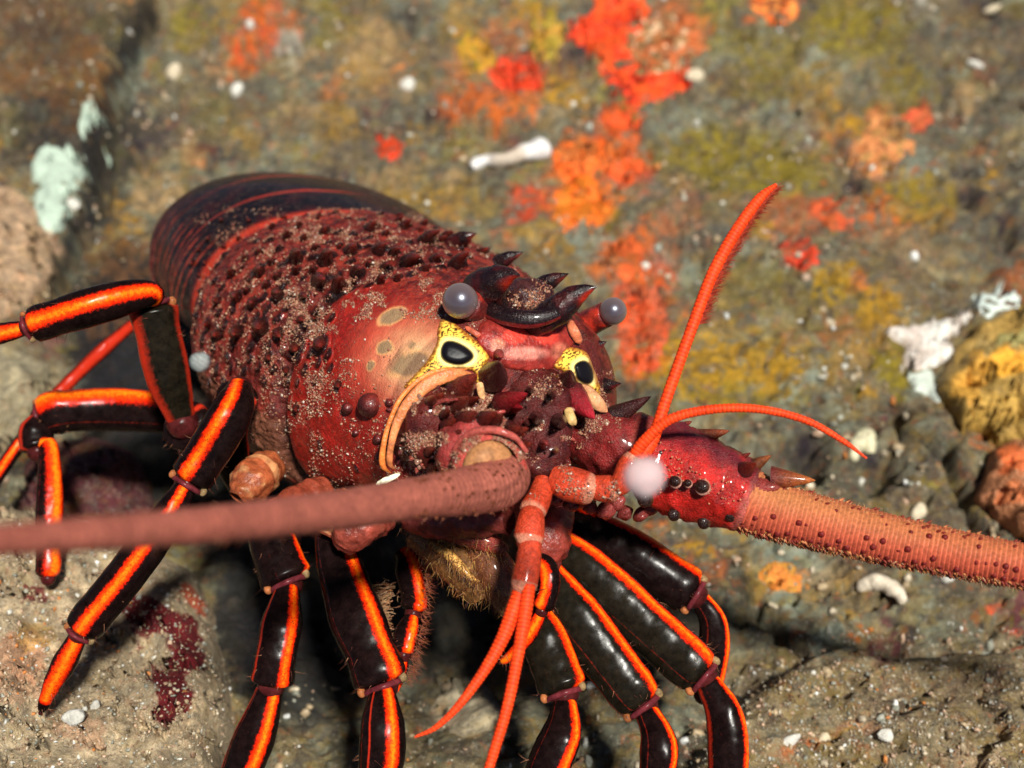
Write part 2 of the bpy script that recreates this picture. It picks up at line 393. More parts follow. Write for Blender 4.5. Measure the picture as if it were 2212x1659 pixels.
# blotches on the rock, coloured crust plus shade painted around the lobster: x, y, rx, ry, rot, colour, strength
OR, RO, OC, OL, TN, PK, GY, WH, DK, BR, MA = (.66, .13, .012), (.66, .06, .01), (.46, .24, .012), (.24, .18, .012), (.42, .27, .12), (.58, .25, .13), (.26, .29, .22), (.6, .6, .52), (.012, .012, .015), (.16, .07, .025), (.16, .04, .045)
BLOT = [
 (2090, 150, 210, 170, 0, (.075, .06, .05), .6), (2120, 450, 150, 130, 0, (.07, .055, .05), .6), (1500, 420, 120, 120, 0, (.13, .12, .10), .5), (900, 260, 200, 60, -20, (.10, .085, .065), .6), (420, 230, 150, 90, -30, (.085, .07, .055), .6), (1560, 1000, 160, 60, 0, (.11, .10, .085), .6), (60, 40, 190, 110, 0, (.045, .03, .022), .75), (110, 270, 120, 120, 0, (.03, .024, .022), .8), (230, 330, 60, 200, 8, DK, .7), (290, 60, 40, 90, 20, DK, .8), (170, 150, 50, 60, 0, (.32, .12, .02), .8), (60, 170, 70, 30, 0, (.25, .09, .02), .7), (1290, 330, 90, 60, -20, OR, .9), (1260, 430, 80, 70, 0, (.8, .17, .01), .9), (1360, 370, 60, 40, 10, RO, .8), (1140, 440, 50, 50, 0, RO, .85), (1330, 270, 50, 40, 0, RO, .8), (1060, 220, 120, 40, -10, OR, .85), (1120, 165, 70, 46, 0, (.75, .05, .01), .8), (1390, 640, 70, 120, 8, RO, .85), (1340, 560, 60, 60, 0, OR, .85), (1400, 760, 60, 60, 0, OR, .8), (1420, 500, 50, 40, 0, (.5, .14, .04), .7), (1460, 60, 60, 70, 0, OR, .7), (1570, 790, 220, 90, 4, (.40, .24, .012), .85), (1620, 350, 190, 80, 10, OL, .85), (1850, 60, 120, 80, 0, OL, .8), (1980, 430, 110, 50, 10, OC, .7), (1690, 130, 110, 80, 0, OL, .6), (1210, 200, 60, 40, 0, OC, .8), (960, 430, 140, 50, 0, (.30, .2, .05), .8), (800, 130, 90, 90, 20, (.34, .2, .08), .7), (560, 60, 50, 90, 20, RO, .8), (520, 120, 50, 40, 0, OR, .8), (170, 190, 90, 90, 0, (.3, .12, .02), .7), (1700, 470, 80, 50, 10, (.5, .12, .03), .7), (1880, 450, 60, 40, 0, OR, .6), (1900, 690, 60, 80, 20, OC, .8),
 (560, 30, 26, 60, 20, OR, .9), (525, 115, 30, 26, 0, RO, .8), (480, 138, 36, 16, -15, OR, .8), (620, 52, 40, 16, 10, OR, .7), (170, 180, 60, 60, 0, BR, .8), (170, 190, 22, 30, 0, OC, .4),
 (60, 60, 120, 90, 0, BR, .7), (120, 260, 90, 110, 0, DK, .55), (110, 90, 100, 60, 20, DK, .45), (60, 170, 70, 40, 0, BR, .8), (240, 60, 40, 60, 0, DK, .5),
 (335, 425, 70, 40, -30, TN, .8), (417, 317, 24, 36, 0, TN, .7), (643, 150, 60, 14, -38, TN, .9), (460, 150, 36, 30, 20, TN, .6), (300, 130, 40, 20, -30, GY, .8), (270, 190, 24, 34, 10, GY, .8), (380, 280, 22, 16, 0, MA, .8), (540, 290, 60, 26, 20, OC, .4), (650, 250, 60, 40, 0, TN, .5),
 (814, 107, 60, 70, 30, TN, .7), (790, 160, 50, 40, 0, OC, .35), (900, 200, 50, 20, 0, TN, .5), (1000, 40, 40, 30, 0, OC, .5), (1060, 105, 60, 30, 0, MA, .5), (1140, 15, 36, 24, 0, OC, .9), (1177, 50, 26, 36, 0, OC, .9), (1180, 95, 34, 34, 20, OC, .9), (1030, 225, 96, 30, -12, OR, .75), (1010, 195, 40, 22, 0, OR, .7), (985, 150, 26, 50, 0, (.5, .15, .05), .6), (1137, 248, 30, 24, 0, OR, .8), (1220, 205, 52, 26, 0, OC, .9), (1165, 195, 20, 20, 0, RO, .7), (1070, 290, 32, 15, 10, OR, .8), (890, 295, 26, 16, -30, OC, .7), (850, 390, 60, 30, 0, TN, .6), (900, 430, 70, 30, 0, OC, .35), (980, 380, 30, 20, 0, TN, .8), (1210, 135, 70, 40, 30, MA, .6),
 (1270, 345, 76, 40, -20, OR, .85), (1343, 360, 46, 30, 0, OR, .85), (1250, 440, 56, 50, 0, OR, .85), (1130, 450, 30, 36, 0, RO, .7), (1173, 430, 22, 22, 0, RO, .7), (1090, 500, 26, 40, 0, OR, .5), (1170, 525, 60, 40, 0, OC, .6), (1270, 520, 50, 40, 0, GY, .8), (1240, 590, 40, 30, 0, OC, .4), (1340, 265, 30, 26, 0, OR, .8),
 (1380, 730, 60, 100, 0, RO, .8), (1345, 560, 50, 46, 0, OR, .8), (1420, 640, 60, 60, 0, OR, .5), (1395, 510, 40, 30, -30, OR, .6), (1440, 560, 40, 30, 0, GY, .4),
 (1672, 12, 50, 26, 0, OR, .9), (1895, 318, 54, 62, 0, PK, .9), (1900, 270, 22, 40, 0, (.6, .2, .06), .8), (1982, 258, 24, 18, 0, RO, .8), (1835, 265, 26, 28, 0, OC, .8), (1608, 350, 160, 60, 10, OL, .8), (1840, 50, 90, 60, 0, OL, .7), (1775, 190, 60, 60, 20, OC, .5), (1580, 80, 60, 50, 0, OL, .6), (1795, 463, 42, 24, 20, RO, .75), (1900, 460, 24, 18, 20, OR, .8), (1938, 500, 20, 34, 0, OR, .7), (1728, 550, 34, 28, 0, RO, .85), (1640, 485, 30, 30, 0, OC, .8), (1960, 180, 60, 60, 20, OL, .7), (1755, 130, 30, 30, 0, GY, .9), (2085, 207, 32, 36, 0, TN, .9), (2142, 380, 22, 26, 40, OC, .9), (2000, 420, 90, 30, 10, OL, .7), (1640, 170, 80, 50, 0, OL, .45), (1700, 280, 100, 40, 0, GY, .4), (1470, 260, 80, 40, 0, GY, .5),
 (1570, 800, 200, 66, 4, OC, .7), (1620, 860, 150, 30, 0, OL, .6), (1892, 660, 40, 62, 20, OC, .85), (1808, 700, 44, 20, -30, (.5, .15, .05), .7), (1858, 620, 26, 30, 30, OR, .6), (1760, 660, 110, 60, 0, OL, .45), (1820, 790, 90, 50, 0, OC, .35), (1878, 860, 20, 14, 0, OC, .9), (1718, 850, 66, 14, -42, GY, .9), (1745, 800, 14, 40, 10, GY, .8), (1560, 960, 120, 60, 0, GY, .35), (1600, 620, 110, 60, 0, OL, .5), (1980, 540, 100, 40, 20, TN, .5), (1520, 700, 60, 40, 0, TN, .4), (1480, 900, 40, 40, 0, GY, .5),
 (1700, 1210, 110, 50, 10, GY, .7), (1800, 1250, 60, 30, 0, TN, .5), (1695, 1248, 46, 22, 15, (.6, .24, .06), .9), (1660, 1200, 30, 24, 0, GY, .9), (1960, 1290, 60, 30, 0, BR, .5), (2170, 1310, 34, 12, 10, RO, .8), (2205, 1370, 26, 12, 20, RO, .7), (1800, 1590, 60, 20, 0, OC, .6), (1850, 1570, 44, 14, 0, PK, .6), (1000, 1520, 70, 60, 0, TN, .8),
 (270, 700, 130, 190, 12, DK, .97), (300, 820, 150, 120, 0, DK, .97), (540, 1330, 90, 160, 0, DK, .9), (330, 980, 200, 160, 0, DK, .9), (640, 1150, 260, 120, 0, DK, .85), (900, 1330, 330, 140, 0, DK, .8), (1300, 1330, 260, 160, 20, DK, .7), (640, 1420, 140, 160, 0, DK, .85),  # shade beside and under the lobster, painted into the rock colour
 (1720, 1600, 60, 24, -10, OR, .6), (1850, 1560, 40, 18, 0, (.6, .3, .14), .7), (1930, 1530, 70, 50, 30, (.09, .055, .04), .7), (2090, 1480, 80, 30, -10, (.12, .075, .05), .6), (2100, 1640, 60, 30, 0, (.5, .34, .2), .7),
 (20, 560, 110, 90, 0, PK, .55), (60, 470, 60, 60, 0, TN, .7), (70, 640, 60, 30, 0, TN, .7), (300, 560, 120, 60, 0, BR, .7), (260, 680, 90, 60, 0, BR, .6), (30, 780, 60, 60, 0, GY, .5), (90, 820, 60, 40, 0, TN, .5),
]
def ground_colour(x, y, P):
    q = np.stack([P[..., 0], P[..., 1] - P[..., 2]], -1)
    n1 = fbm(q / 150., 4, 51)[..., None]; n2 = fbm(q / 60., 4, 57)[..., None]; n3 = fbm(q / 330., 3, 61)[..., None]
    c = np.array([.145, .132, .08]) * np.ones(P.shape)
    def mx(c, f, k): return c * (1 - f) + np.asarray(k) * f
    c = mx(c, sstep(.5, .68, n1) * .7, (.30, .22, .09)); c = mx(c, sstep(.52, .7, n2) * .6, (.22, .24, .17))
    c = mx(c, sstep(.5, .7, n3) * .5, (.17, .1, .045)); c = mx(c, sstep(.5, .35, n2) * .45, (.06, .05, .045))
    mk = np.zeros(x.shape)
    bank = sstep(-20, 40, polysdf(x, y, BANK))[..., None]
    c = mx(c, bank * .8, (.32, .24, .125))
    wx = x + 84 * (fbm(q / 55., 4, 71) - .5); wy = y + 84 * (fbm(q / 55., 4, 77) - .5)
    brk = fbm(q / 22., 4, 83); rb = np.random.RandomState(41); extra = []
    PALB = [OL, OC, (.42, .10, .02), GY, MA, (.34, .24, .1), (.055, .042, .04), TN, (.62, .16, .02), (.33, .28, .04), (.03, .022, .03), (.5, .47, .38)]
    for _ in range(900):
        k = PALB[rb.choice(12, p=[.15, .11, .08, .15, .06, .08, .17, .05, .05, .05, .04, .01])]; r_ = rb.uniform(12, 62) if rb.rand() < .6 else rb.uniform(6, 16)
        extra.append((rb.uniform(-40, 2260), rb.uniform(-40, 1400), r_, r_ * rb.uniform(.35, 1), rb.uniform(-90, 90), k, rb.uniform(.55, .95)))
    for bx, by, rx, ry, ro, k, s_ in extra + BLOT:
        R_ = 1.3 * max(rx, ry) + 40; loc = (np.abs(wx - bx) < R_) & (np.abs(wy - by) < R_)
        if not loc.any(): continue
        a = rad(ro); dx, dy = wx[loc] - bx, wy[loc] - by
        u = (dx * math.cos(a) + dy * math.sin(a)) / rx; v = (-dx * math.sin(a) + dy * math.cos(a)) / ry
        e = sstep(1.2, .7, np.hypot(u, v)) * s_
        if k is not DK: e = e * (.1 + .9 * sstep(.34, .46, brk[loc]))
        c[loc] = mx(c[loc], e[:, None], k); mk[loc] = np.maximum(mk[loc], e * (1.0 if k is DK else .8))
    d = linedist(wx, wy, CRACK)[..., None]; c = mx(c, np.exp(-(d / 16) ** 2) * .9, DK)  # shade inside the cracks, put into the rock colour
    for cr in (CRACK2, CRACK3):
        d = linedist(wx, wy, cr)[..., None]; c = mx(c, np.exp(-(d / 12) ** 2) * .7, DK)
    for px, py, pr in PITS:
        mk = np.maximum(mk, np.exp(-(((wx - px) ** 2 + (wy - py) ** 2) / pr ** 2)))
        c = mx(c, (np.exp(-(((wx - px) ** 2 + (wy - py) ** 2) / (pr * 1.15) ** 2)) * .97)[..., None], (.02, .012, .022))  # darkness of the pit hollows painted on as colour
    mk = np.maximum(mk, np.exp(-(linedist(wx, wy, CRACK) / 20) ** 2))
    return c, mk

gx = np.concatenate([np.arange(-1400, -60, 24), np.arange(-60, 2270, 5.5), np.arange(2270, 3700, 24)])
gy = np.concatenate([np.arange(-700, -50, 16), np.arange(-50, 1720, 5.0), np.arange(1720, 2900, 20)])
GX, GY_ = np.meshgrid(gx, gy)
GP = ground(GX, GY_)
sx, sy = scr(GP)
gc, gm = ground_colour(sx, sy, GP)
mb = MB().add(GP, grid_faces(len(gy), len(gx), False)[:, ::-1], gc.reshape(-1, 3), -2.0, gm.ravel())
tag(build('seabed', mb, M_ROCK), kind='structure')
del GX, GY_, GP

# patches that stand proud of the rock
def patch(name, poly, h, colour, label, cat, group=None, m=None, step=3.5, rough=11.0, edge=16.0, seed=0, c2=None, lump=0.0, dots=None):
    poly = np.asarray(poly, float)
    x0, y0 = poly.min(0) - 14; x1, y1 = poly.max(0) + 14
    X, Y = np.meshgrid(np.arange(x0, x1, step), np.arange(y0, y1, step))
    sd = polysdf(X, Y, poly) + rough * 2 * (fbm(np.stack([X, Y], -1) / 26., 4, 90 + seed) - .5)
    if m is None: sd = np.minimum(sd + rough * .8, 60) - rough * 1.5 * sstep(.58, .70, fbm(np.stack([X, Y], -1) / 17., 3, 190 + seed))
    px, py = gsolve(X, Y)
    G = ground(px, py)
    up = np.where(sd > 0, h * np.sqrt(1 - (1 - np.clip(sd / edge, 0, 1)) ** 2), np.maximum(sd * 1.6, -30.))
    nz = fbm(np.stack([X, Y], -1) / 18., 3, 130 + seed)
    Hh = (G * GN).sum(-1); H2 = Hh.copy()
    for _ in range(60 if m is not None else 6): H2 = (np.roll(H2, 1, 0) + np.roll(H2, -1, 0) + np.roll(H2, 1, 1) + np.roll(H2, -1, 1)) * .25; H2[0], H2[-1], H2[:, 0], H2[:, -1] = Hh[0], Hh[-1], Hh[:, 0], Hh[:, -1]
    up = np.where(sd > 0, up * (.6 if m is None else 1.0) + (H2 - Hh) * sstep(0, 14, sd), up)
    V = G + GN * (up + (lump * (nz - .5) * 2 * sstep(0, edge, sd)))[..., None]
    F = grid_faces(X.shape[0], X.shape[1], False)[:, ::-1]
    ok = (sd.ravel()[F] > -9).any(1); F = F[ok]
    used = np.unique(F); mp = np.full(X.size, -1); mp[used] = np.arange(len(used))
    k2 = np.asarray(c2 if c2 is not None else np.asarray(colour) * (.7, 1.0, .9) if m is None else colour)
    c = np.asarray(colour)[None, None] * (1 - sstep(.4, .65, nz)[..., None]) + k2 * sstep(.4, .65, nz)[..., None]
    if dots is not None:
        for dx, dy, dr, dc in dots:
            f_ = sstep(1.2, .6, np.hypot(X - dx, Y - dy) / dr)[..., None]; c = c * (1 - f_) + np.asarray(dc) * f_
    mb = MB().add(V.reshape(-1, 3)[used], mp[F], c.reshape(-1, 3)[used])
    return tag(build(name, mb, m or M_SPG), label, cat, group)

def ell(cx, cy, rx, ry, ro=0, n=18):
    a = np.linspace(0, 2 * math.pi, n, endpoint=False); r = rad(ro)
    u, v = rx * np.cos(a), ry * np.sin(a)
    return np.stack([cx + u * math.cos(r) - v * math.sin(r), cy + u * math.sin(r) + v * math.cos(r)], -1)

SG = 'encrusting sponges on the rock wall'
REDO = (.75, .045, .008); ORG = (.78, .13, .012)
rs = np.random.RandomState(5)
pdots = [(rs.uniform(1370, 1480), rs.uniform(40, 160), rs.uniform(4, 8), (.75, .5, .3)) for _ in range(26)]
patch('encrusting_sponge', [(1237, 57), (1284, 37), (1293, -30), (1375, -30), (1392, 27), (1372, 57), (1350, 80), (1352, 125), (1400, 168), (1475, 160), (1482, 185), (1430, 207), (1390, 220), (1350, 205), (1310, 168), (1290, 118), (1255, 90)], 26, REDO, 'largest bright red-orange sponge with a lobed edge, at the top of the rock', 'sponge', SG, seed=1, c2=(.8, .09, .012))
patch('encrusting_sponge', [(1390, 40), (1440, 30), (1500, 40), (1520, 90), (1500, 140), (1470, 160), (1410, 155), (1370, 120), (1365, 80)], 14, (.5, .12, .03), 'dull orange sponge full of pale dots, cupped by the largest red sponge', 'sponge', SG, seed=2, c2=(.3, .16, .06), dots=pdots)
patch('encrusting_sponge', ell(1112, 165, 46, 30), 16, REDO, 'square red-orange sponge below two ochre crusts', 'sponge', SG, seed=3)
patch('encrusting_sponge', [(984, 70), (1000, 76), (1050, 108), (1062, 134), (1036, 146), (1000, 136), (988, 104)], 16, (.5, .24, .02), 'ochre yellow tongue-shaped sponge left of the square red one', 'sponge', SG, seed=4)
patch('encrusting_sponge', ell(1179, 76, 27, 52), 16, (.5, .25, .03), 'ochre upright sponge crust right of the tongue-shaped one', 'sponge', SG, seed=5)
patch('encrusting_sponge', ell(840, 318, 22, 20), 12, REDO, 'small round red-orange sponge alone above the lobster tail', 'sponge', SG, seed=6)
patch('encrusting_sponge', [(1205, 330), (1260, 310), (1320, 318), (1330, 345), (1290, 372), (1240, 385), (1205, 370)], 14, ORG, 'orange sponge crust just right of the white worm tube', 'sponge', SG, seed=7, c2=(.6, .16, .03))
patch('encrusting_sponge', [(1310, 345), (1345, 350), (1385, 345), (1390, 375), (1350, 395), (1315, 380)], 12, (.7, .09, .012), 'narrow orange-red sponge touching the right end of the orange crust by the worm tube', 'sponge', SG, seed=8)
patch('encrusting_sponge', [(1205, 425), (1245, 392), (1275, 385), (1285, 430), (1308, 440), (1290, 490), (1262, 470), (1235, 480), (1215, 495), (1205, 460)], 18, (.85, .16, .01), 'brightest orange star-shaped sponge in the middle of the rock', 'sponge', SG, seed=9)
patch('encrusting_sponge', ell(1340, 262, 34, 24, 30), 12, (.7, .08, .012), 'small orange-red sponge below the tip of the largest red one', 'sponge', SG, seed=10)
patch('encrusting_sponge', [(1335, 640), (1380, 620), (1420, 650), (1440, 720), (1415, 790), (1370, 800), (1345, 730)], 14, (.62, .075, .015), 'tall dull red sponge behind the right eye of the lobster', 'sponge', SG, seed=11, c2=(.45, .1, .04))
patch('encrusting_sponge', [(1310, 535), (1350, 515), (1385, 540), (1390, 590), (1350, 600), (1320, 580)], 12, (.6, .1, .02), 'orange sponge above the right horn of the lobster', 'sponge', SG, seed=12)
patch('encrusting_sponge', ell(1672, 10, 46, 26, 20), 16, (.8, .15, .02), 'orange knobbly sponge cut off by the top edge', 'sponge', SG, seed=13, c2=(.8, .3, .06), lump=6)
patch('encrusting_sponge', [(1850, 330), (1870, 290), (1885, 245), (1905, 245), (1910, 290), (1935, 300), (1965, 318), (1935, 345), (1915, 370), (1875, 372)], 16, (.6, .22, .07), 'peach coloured sponge with a narrow upper lobe', 'sponge', SG, seed=14)
patch('encrusting_sponge', ell(1982, 258, 24, 17), 12, (.6, .09, .03), 'small salmon red sponge to the right of the peach one', 'sponge', SG, seed=15)
patch('encrusting_sponge', ell(1795, 463, 42, 20, 25), 10, (.55, .08, .02), 'slanted brick red sponge crust right of the raised antennule tip', 'sponge', SG, seed=16)
patch('encrusting_sponge', ell(1728, 552, 32, 26, 10), 12, (.7, .05, .015), 'round red sponge right of the raised antennule', 'sponge', SG, seed=17)
patch('encrusting_sponge', ell(1695, 1246, 44, 22, 15), 16, (.62, .2, .03), 'orange oval sponge on the grey stone below the thick right antenna', 'sponge', SG, seed=18)
PALE = (.42, .52, .42)
patch('pale_sponge', [(67, 363), (83, 330), (123, 322), (167, 343), (183, 377), (167, 417), (143, 423), (157, 460), (153, 483), (133, 500), (87, 507), (77, 480), (73, 427), (93, 400), (70, 387)], 34, PALE, 'large pale mint-green peanut-shaped sponge left of the dark crack', 'sponge', 'pale green sponges', rough=3, edge=26, seed=19, m=M_SPG2)
patch('pale_sponge', ell(197, 280, 25, 36, -15), 26, PALE, 'small pale mint-green rounded sponge above the peanut-shaped one', 'sponge', 'pale green sponges', rough=3, edge=22, seed=20, m=M_SPG2)
patch('pale_crust', [(1918, 713), (2008, 700), (2092, 686), (2042, 730), (2062, 766), (2022, 793), (1975, 800), (1952, 786), (1955, 753), (1925, 726)], 26, (.5, .42, .36), 'pinkish white leafy crust beside the yellow sponge rock', 'crust', seed=21, m=M_SHELL, c2=(.62, .6, .55), lump=8)
patch('pale_crust', [(1958, 806), (2012, 803), (2028, 866), (1995, 852), (1970, 830)], 14, (.5, .55, .48), 'pale triangular crust hanging under the leafy pinkish one', 'crust', seed=22, m=M_SHELL)
patch('pale_crust', [(2100, 655), (2120, 632), (2160, 640), (2205, 640), (2200, 665), (2165, 672), (2130, 690)], 16, (.6, .68, .62), 'white smooth crust at the right edge above the yellow rock', 'crust', seed=23, m=M_SHELL)

# boulders
def boulder(name, poly, h, colour, label, m, edge=90, seed=0, lump=26, paint=None, step=5.0, tilt=0.0):
    poly = np.asarray(poly, float)
    x0, y0 = poly.min(0) - 14; x1, y1 = poly.max(0) + 14
    X, Y = np.meshgrid(np.arange(x0, x1, step), np.arange(y0, y1, step))
    sd = polysdf(X, Y, poly) + 22 * (fbm(np.stack([X, Y], -1) / 60., 4, 290 + seed) - .5)
    px, py = gsolve(X, Y); G = ground(px, py)
    nz = fbm(np.stack([X, Y], -1) / 70., 4, 330 + seed); n2 = fbm(np.stack([X, Y], -1) / 16., 3, 340 + seed)
    up = np.where(sd > 0, h * np.sqrt(1 - (1 - np.clip(sd / edge, 0, 1)) ** 2), np.maximum(sd * 6, -80.))
    view = nrm(-G)
    V = G + (GN * .35 + view * .65) * (up + (lump * (nz - .5) * 2 + 8 * (n2 - .5)) * sstep(0, 40, sd))[..., None]
    F = grid_faces(X.shape[0], X.shape[1], False)[:, ::-1]
    F = F[(sd.ravel()[F] > -12).any(1)]
    used = np.unique(F); mp = np.full(X.size, -1); mp[used] = np.arange(len(used))
    c = np.asarray(colour) * (.75 + .5 * fbm(np.stack([X, Y], -1) / 45., 4, 350 + seed)[..., None])
    mk = np.zeros(X.shape)
    if paint is not None:
        wx = X + 44 * (fbm(np.stack([X, Y], -1) / 26., 4, 371) - .5); wy = Y + 44 * (fbm(np.stack([X, Y], -1) / 26., 4, 377) - .5)
        for bx, by, rx, ry, ro, k, s_ in paint:
            a = rad(ro); dx, dy = wx - bx, wy - by
            u = (dx * math.cos(a) + dy * math.sin(a)) / rx; v = (-dx * math.sin(a) + dy * math.cos(a)) / ry
            e = (sstep(1.08, .9, np.hypot(u, v)) * s_)[..., None]; c = c * (1 - e) + np.asarray(k) * e; mk = np.maximum(mk, e[..., 0])
    mb = MB().add(V.reshape(-1, 3)[used], mp[F], c.reshape(-1, 3)[used], -2.0, mk.ravel()[used])
    o = tag(build(name, mb, m), label, 'rock')
    b = BVHTree.FromPolygons([Vector(p) for p in V.reshape(-1, 3)[used]], [tuple(int(i) for i in q) for q in mp[F]])
    return o, b

AL = (.15, .006, .010)
_, BV_LEFT = boulder('boulder', [(-160, 1100), (60, 1120), (200, 1150), (330, 1190), (420, 1250), (462, 1340), (480, 1420), (505, 1500), (500, 1590), (480, 1720), (-160, 1760)], 400, (.52, .40, .25), 'tan silty boulder with dark red algae in the bottom left corner', M_ROCK2, edge=105, seed=1, lump=30,
  paint=[(300, 1358, 44, 28, 30, AL, 1.), (350, 1388, 60, 36, 15, AL, 1.), (330, 1425, 24, 14, 0, AL, .9), (415, 1420, 44, 40, 60, AL, 1.), (428, 1480, 36, 46, 10, AL, 1.), (375, 1520, 16, 22, 0, AL, .9), (395, 1560, 40, 48, 0, AL, 1.), (385, 1605, 28, 34, 0, AL, 1.), (110, 1352, 26, 18, 0, AL, .9), (330, 1462, 12, 10, 0, AL, .9), (430, 1330, 20, 36, -20, RO, .8), (20, 1262, 20, 16, 20, OR, .95), (90, 1480, 60, 50, 0, PK, .6), (110, 1440, 40, 30, 0, OC, .5), (60, 1550, 80, 40, 0, PK, .4), (200, 1640, 60, 30, 0, PK, .4), (250, 1400, 24, 18, 0, OC, .5)])
boulder('boulder', [(2020, 840), (2050, 760), (2120, 700), (2212, 660), (2330, 650), (2360, 900), (2330, 1020), (2230, 1000), (2150, 960), (2080, 920)], 110, (.36, .22, .05), 'yellow-orange sponge covered rock at the right edge', M_SPG, edge=110, seed=2, lump=60,
  paint=[(2160, 800, 46, 30, 0, (.75, .36, .03), .9), (2100, 830, 34, 60, 20, (.6, .3, .04), .8), (2190, 750, 50, 14, -10, (.3, .28, .1), .8), (2150, 900, 60, 34, 0, (.5, .3, .06), .8), (2120, 760, 30, 20, 0, (.28, .2, .07), .7)])
boulder('boulder', [(2110, 1080), (2140, 980), (2190, 950), (2340, 950), (2360, 1200), (2250, 1190), (2150, 1130)], 120, (.4, .16, .07), 'rusty brown rock below the yellow sponge rock', M_SPG, edge=60, seed=3, lump=18,
  paint=[(2190, 1010, 40, 30, 0, (.65, .13, .03), .9), (2200, 1080, 50, 24, 0, (.6, .16, .05), .8)])
boulder('boulder', [(60, 1010), (110, 960), (200, 945), (290, 975), (330, 1040), (340, 1130), (200, 1180), (40, 1150)], 160, (.11, .022, .03), 'dark maroon rounded stone under the left legs', M_ROCK2, edge=110, seed=4, lump=8)
boulder('boulder', [(930, 1530), (960, 1480), (1010, 1465), (1060, 1490), (1085, 1535), (1060, 1575), (1000, 1590), (945, 1570)], 60, (.5, .42, .28), 'pale knobbly stone between the two hanging antennule threads', M_ROCK2, edge=50, seed=5, lump=26)
boulder('boulder', [(-200, 380), (30, 400), (80, 450), (110, 520), (120, 600), (60, 660), (0, 690), (-200, 720)], 60, (.58, .38, .23), 'pinkish tan sandy rock at the left edge above the legs', M_ROCK2, edge=140, seed=6, lump=40)
boulder('boulder', [(-200, 760), (10, 740), (70, 770), (110, 790), (120, 830), (90, 880), (40, 950), (-20, 1030), (-200, 1120)], 70, (.38, .32, .2), 'grey-green gritty rock behind the far left legs', M_ROCK2, edge=120, seed=7, lump=44)

# white tubes and shells
def rod(name, L_, colour, label, cat, m=M_SHELL, group=None, nseg=16, wob=.15, hollow=False):
    A = np.asarray(L_, float); px, py = gsolve(A[:, 0], A[:, 1]); G = ground(px, py)
    r = A[:, 2] * (-G[:, 2] / FPX)
    P = catmull(np.hstack([G + GN * (r * .5)[:, None], r[:, None]]), 28)
    u = np.linspace(0, 1, 28); rr = P[:, 3] * np.clip(np.minimum(u, 1 - u) * 14 + .25, 0, 1) ** .5 * (1 + wob * (vnoise(np.stack([u * 9, 0 * u], -1), 4) - .5) * 2)
    V, F, ph, s = tube(P[:, :3], rr, nseg)
    mid = np.repeat(sstep(.2, .4, u) * sstep(.75, .6, u), nseg)[:, None] * .7 if name == 'worm_tube' else 0.0
    c = (np.asarray(colour) * (1 - mid) + np.array([.35, .25, .15]) * mid) * (.6 + .8 * fbm(V.reshape(-1, 3) / 14., 3, 9)[:, None])
    V = V + nrm(V - P[:, None, :3]) * (9 * (fbm(V / 12., 3, 10) - .5))[..., None]
    return tag(build(name, MB().add(V, F, c), m), label, cat, group)
rod('worm_tube', [(1018, 362, 16), (1050, 352, 13), (1090, 352, 14), (1130, 345, 18), (1165, 330, 26), (1185, 318, 22)], (.62, .6, .58), 'white crusty worm tube lying on the rock above the carapace', 'worm tube')
rod('shell_fragment', [(1840, 1000, 10), (1850, 968, 17), (1872, 950, 18), (1880, 985, 12)], (.5, .46, .3), 'curved cream shell beside the dark hole by the red antennule', 'shell', group='shell bits on the rock')
rod('shell_fragment', [(1850, 1275, 14), (1890, 1262, 17), (1935, 1282, 16), (1945, 1320, 10)], (.55, .47, .36), 'large pale crescent shell under the thick right antenna', 'shell', group='shell bits on the rock')
WS = [(376, 157, 15, 20, 25, 'white oval barnacle shell right of the dark crack'), (512, 197, 12, 18, 20, 'pale upright shell bit in the upper left rock'), (540, 55, 9, 12, 0, 'small white shell bit on the orange streak at the upper left'), (1502, 163, 20, 15, -10, 'bright white oval shell right of the largest red sponge'),
      (880, 185, 16, 18, 30, 'bluish white shell chip above the tail'), (175, 517, 20, 15, -10, 'cream lumpy shell below the peanut-shaped sponge'), (1670, 1310, 12, 6, 30, 'small grey shell chip in the crack below the right legs'),
      (1912, 1590, 17, 14, 30, 'bright white chunky shell bit in the bottom right silt'), (1700, 1605, 34, 12, -25, 'broken white shell strip in the bottom right silt'), (1785, 1580, 14, 26, 20, 'yellowish forked shell bit near the bottom edge'), (160, 1551, 26, 18, -8, 'flat grey-white shell disc on the bottom left boulder'), (207, 1530, 9, 20, 15, 'slim white shell beside the grey disc on the boulder'),
      (2150, 20, 26, 10, -8, 'pale yellowish shell near the top right corner'), (2105, 140, 18, 9, 20, 'cream shell chip near the upper right edge'), (2045, 1250, 14, 12, 0, 'white shell grain below the thick right antenna near the edge'), (1985, 1110, 16, 24, 20, 'cream and tan shell lump right of the antenna spines')]
for i, (x, y, rx, ry, ro, lb) in enumerate(WS):
    if x < 480 and y > 1200:
        hit = BV_LEFT.ray_cast(Vector((0, 0, 0)), Vector(cam(x, y, 1)))[0]; G = np.array(hit)
    else:
        px, py = gsolve(np.array([x]), np.array([y])); G = ground(px, py)[0]
    d = -G[2] / FPX; V, F = ball((0, 0, 0), 1, 18, 12)
    V = V * (1 + .35 * (fbm(V * 1.7 + i * 3.1, 3, 40 + i)[:, None] - .5) * 2)
    a = rad(-ro); V = V * np.array([rx, ry, 9])
    V = np.stack([V[:, 0] * math.cos(a) - V[:, 1] * math.sin(a), V[:, 0] * math.sin(a) + V[:, 1] * math.cos(a), V[:, 2]], -1) * d
    tag(build('shell_fragment', MB().add(V + G + GN * 4, F, (.52, .5, .44) if i % 3 else (.5, .42, .29)), M_SHELL), lb, 'shell', 'shell bits on the rock')

